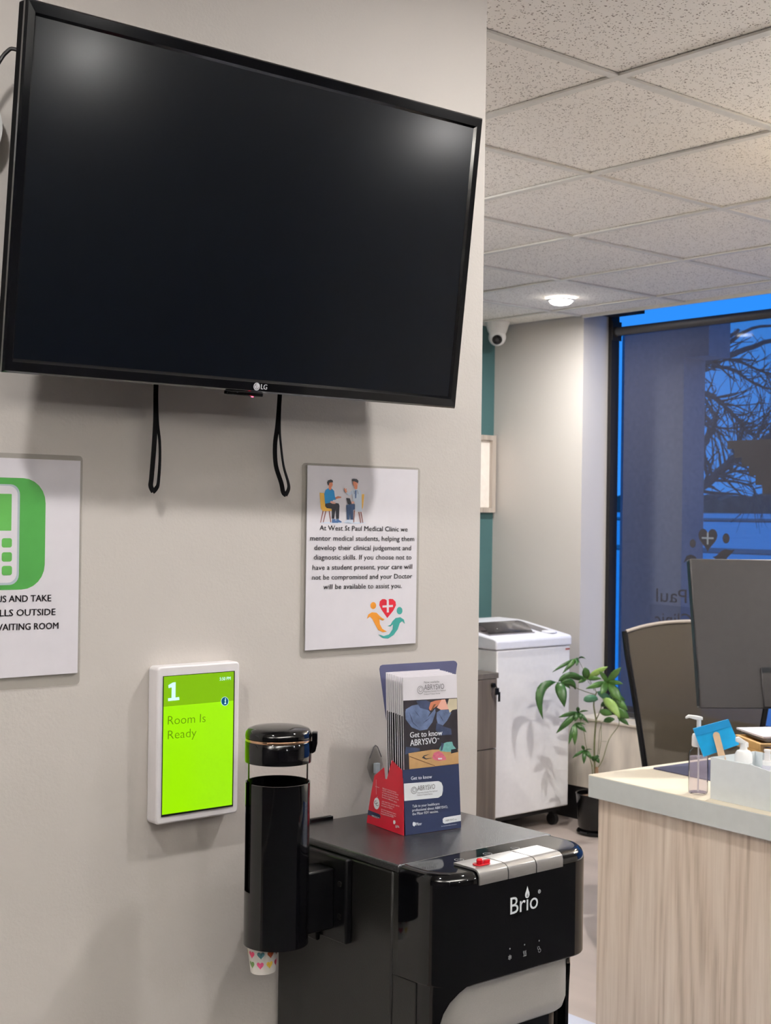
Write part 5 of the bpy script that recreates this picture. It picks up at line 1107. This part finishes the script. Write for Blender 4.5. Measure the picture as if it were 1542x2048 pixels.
stk.loft([[tuple(p+nn_*.008) for p in out], [tuple(p+nn_*.0064) for p in out]], M['stick'])
tag(stk.build('wooden_stick', smooth=False), 'flat pale wooden stick in front of the blue packet', 'stick')

# oak tray with papers further back on the desk
tr_ = thing('oak_tray', 'honey oak tray on the far side of the desk', 'tray', (3.555, 2.405, DT+.0006), (0, 0, -31))
MB().box(-.02, .30, -.02, .16, 0, .012, M['oak']).box(-.02, .30, -.02, -.008, .0122, .034, M['oak']).box(-.02, .30, .148, .16, .0122, .034, M['oak']).box(-.02, -.008, -.0078, .1478, .0122, .034, M['oak']).box(.288, .30, -.0078, .1478, .0122, .034, M['oak']).build('tray_body', tr_, bevel=.002)
fo = tag(MB().box(.01, .29, .0, .18, .0345, .046, M['shred_dark']).build('grey_folder', bevel=.002), 'dark grey folder lying on the oak tray', 'folder'); fo.location = tr_.location; fo.rotation_euler = (0, 0, math.radians(-31))
wp = tag(MB().box(.0, .29, -.0, .18, .0465, .052, M['paper']).build('paper_stack', smooth=False), 'white sheets lying on the grey folder on the oak tray', 'paper'); wp.location = tr_.location; wp.rotation_euler = (0, 0, math.radians(-29))

# monitor seen from behind
mo = thing('computer_monitor', 'dark grey computer monitor seen from behind, on the desk', 'monitor', (3.482, 2.232, DT+.0040), (0, 0, -36.6))
MX0, MX1, MZ0, MZ1 = -.312, .300, .160, .585
def tilt(x, y, z):   # the head tips back on its stand by a few degrees
    a = math.radians(7); zc = .37; return (x+.010*(zc-z)/.2, y*math.cos(a)+(z-zc)*math.sin(a), zc+(z-zc)*math.cos(a)-y*math.sin(a))
def tb_(mb, x0, x1, y0, y1, z0, z1, m):
    vs = [tilt(x, y, z) for z in (z0, z1) for y in (y0, y1) for x in (x0, x1)]
    return mb.add(vs, [(0, 2, 3, 1), (4, 5, 7, 6), (0, 1, 5, 4), (2, 6, 7, 3), (0, 4, 6, 2), (1, 3, 7, 5)], m)
tb_(MB(), MX0, MX1, -.006, .0, MZ0, MZ1, M['monback']).build('rear_cover', mo, bevel=.004)
tb_(MB(), MX0, MX1, .0002, .036, MZ0, MZ1, M['monedge']).build('side_shell', mo, bevel=.006)
tb_(MB(), MX0+.008, MX1-.008, .0362, .0372, MZ0+.012, MZ1-.008, M['screen']).build('screen', mo, smooth=False)
tb_(MB(), -.130, .13, -.012, -.0062, MZ0+.004, .276, M['monback']).build('rear_bump', mo, bevel=.003)
tb_(MB(), -.130, .13, -.014, -.0123, .262, .276, M['monedge']).build('vent_slot', mo, smooth=False)
tb_(MB(), -.085, .085, -.045, -.0145, .215, .259, M['black_gloss']).build('stand_hinge', mo, bevel=.004)
tb_(MB(), -.089, -.070, -.0137, -.0124, .172, .190, M['paper']).build('blank_sticker', mo, smooth=False)
MB().box(-.05, .05, -.075, -.05, .012, .26, M['monedge']).build('stand_neck', mo, bevel=.004)
MB().prism(rrect(-.11, .11, -.16, .01, .02), 'z', 0, .012, M['monedge']).build('stand_foot', mo, bevel=.003)

# pale mat on the corridor floor
fm_ = tag(MB().box(1.9, 3.0, .9, 2.805, .0004, .004, M['matgrey']).build('floor_mat', bevel=.001), 'pale grey mat on the floor between the cooler and the desk', 'mat')
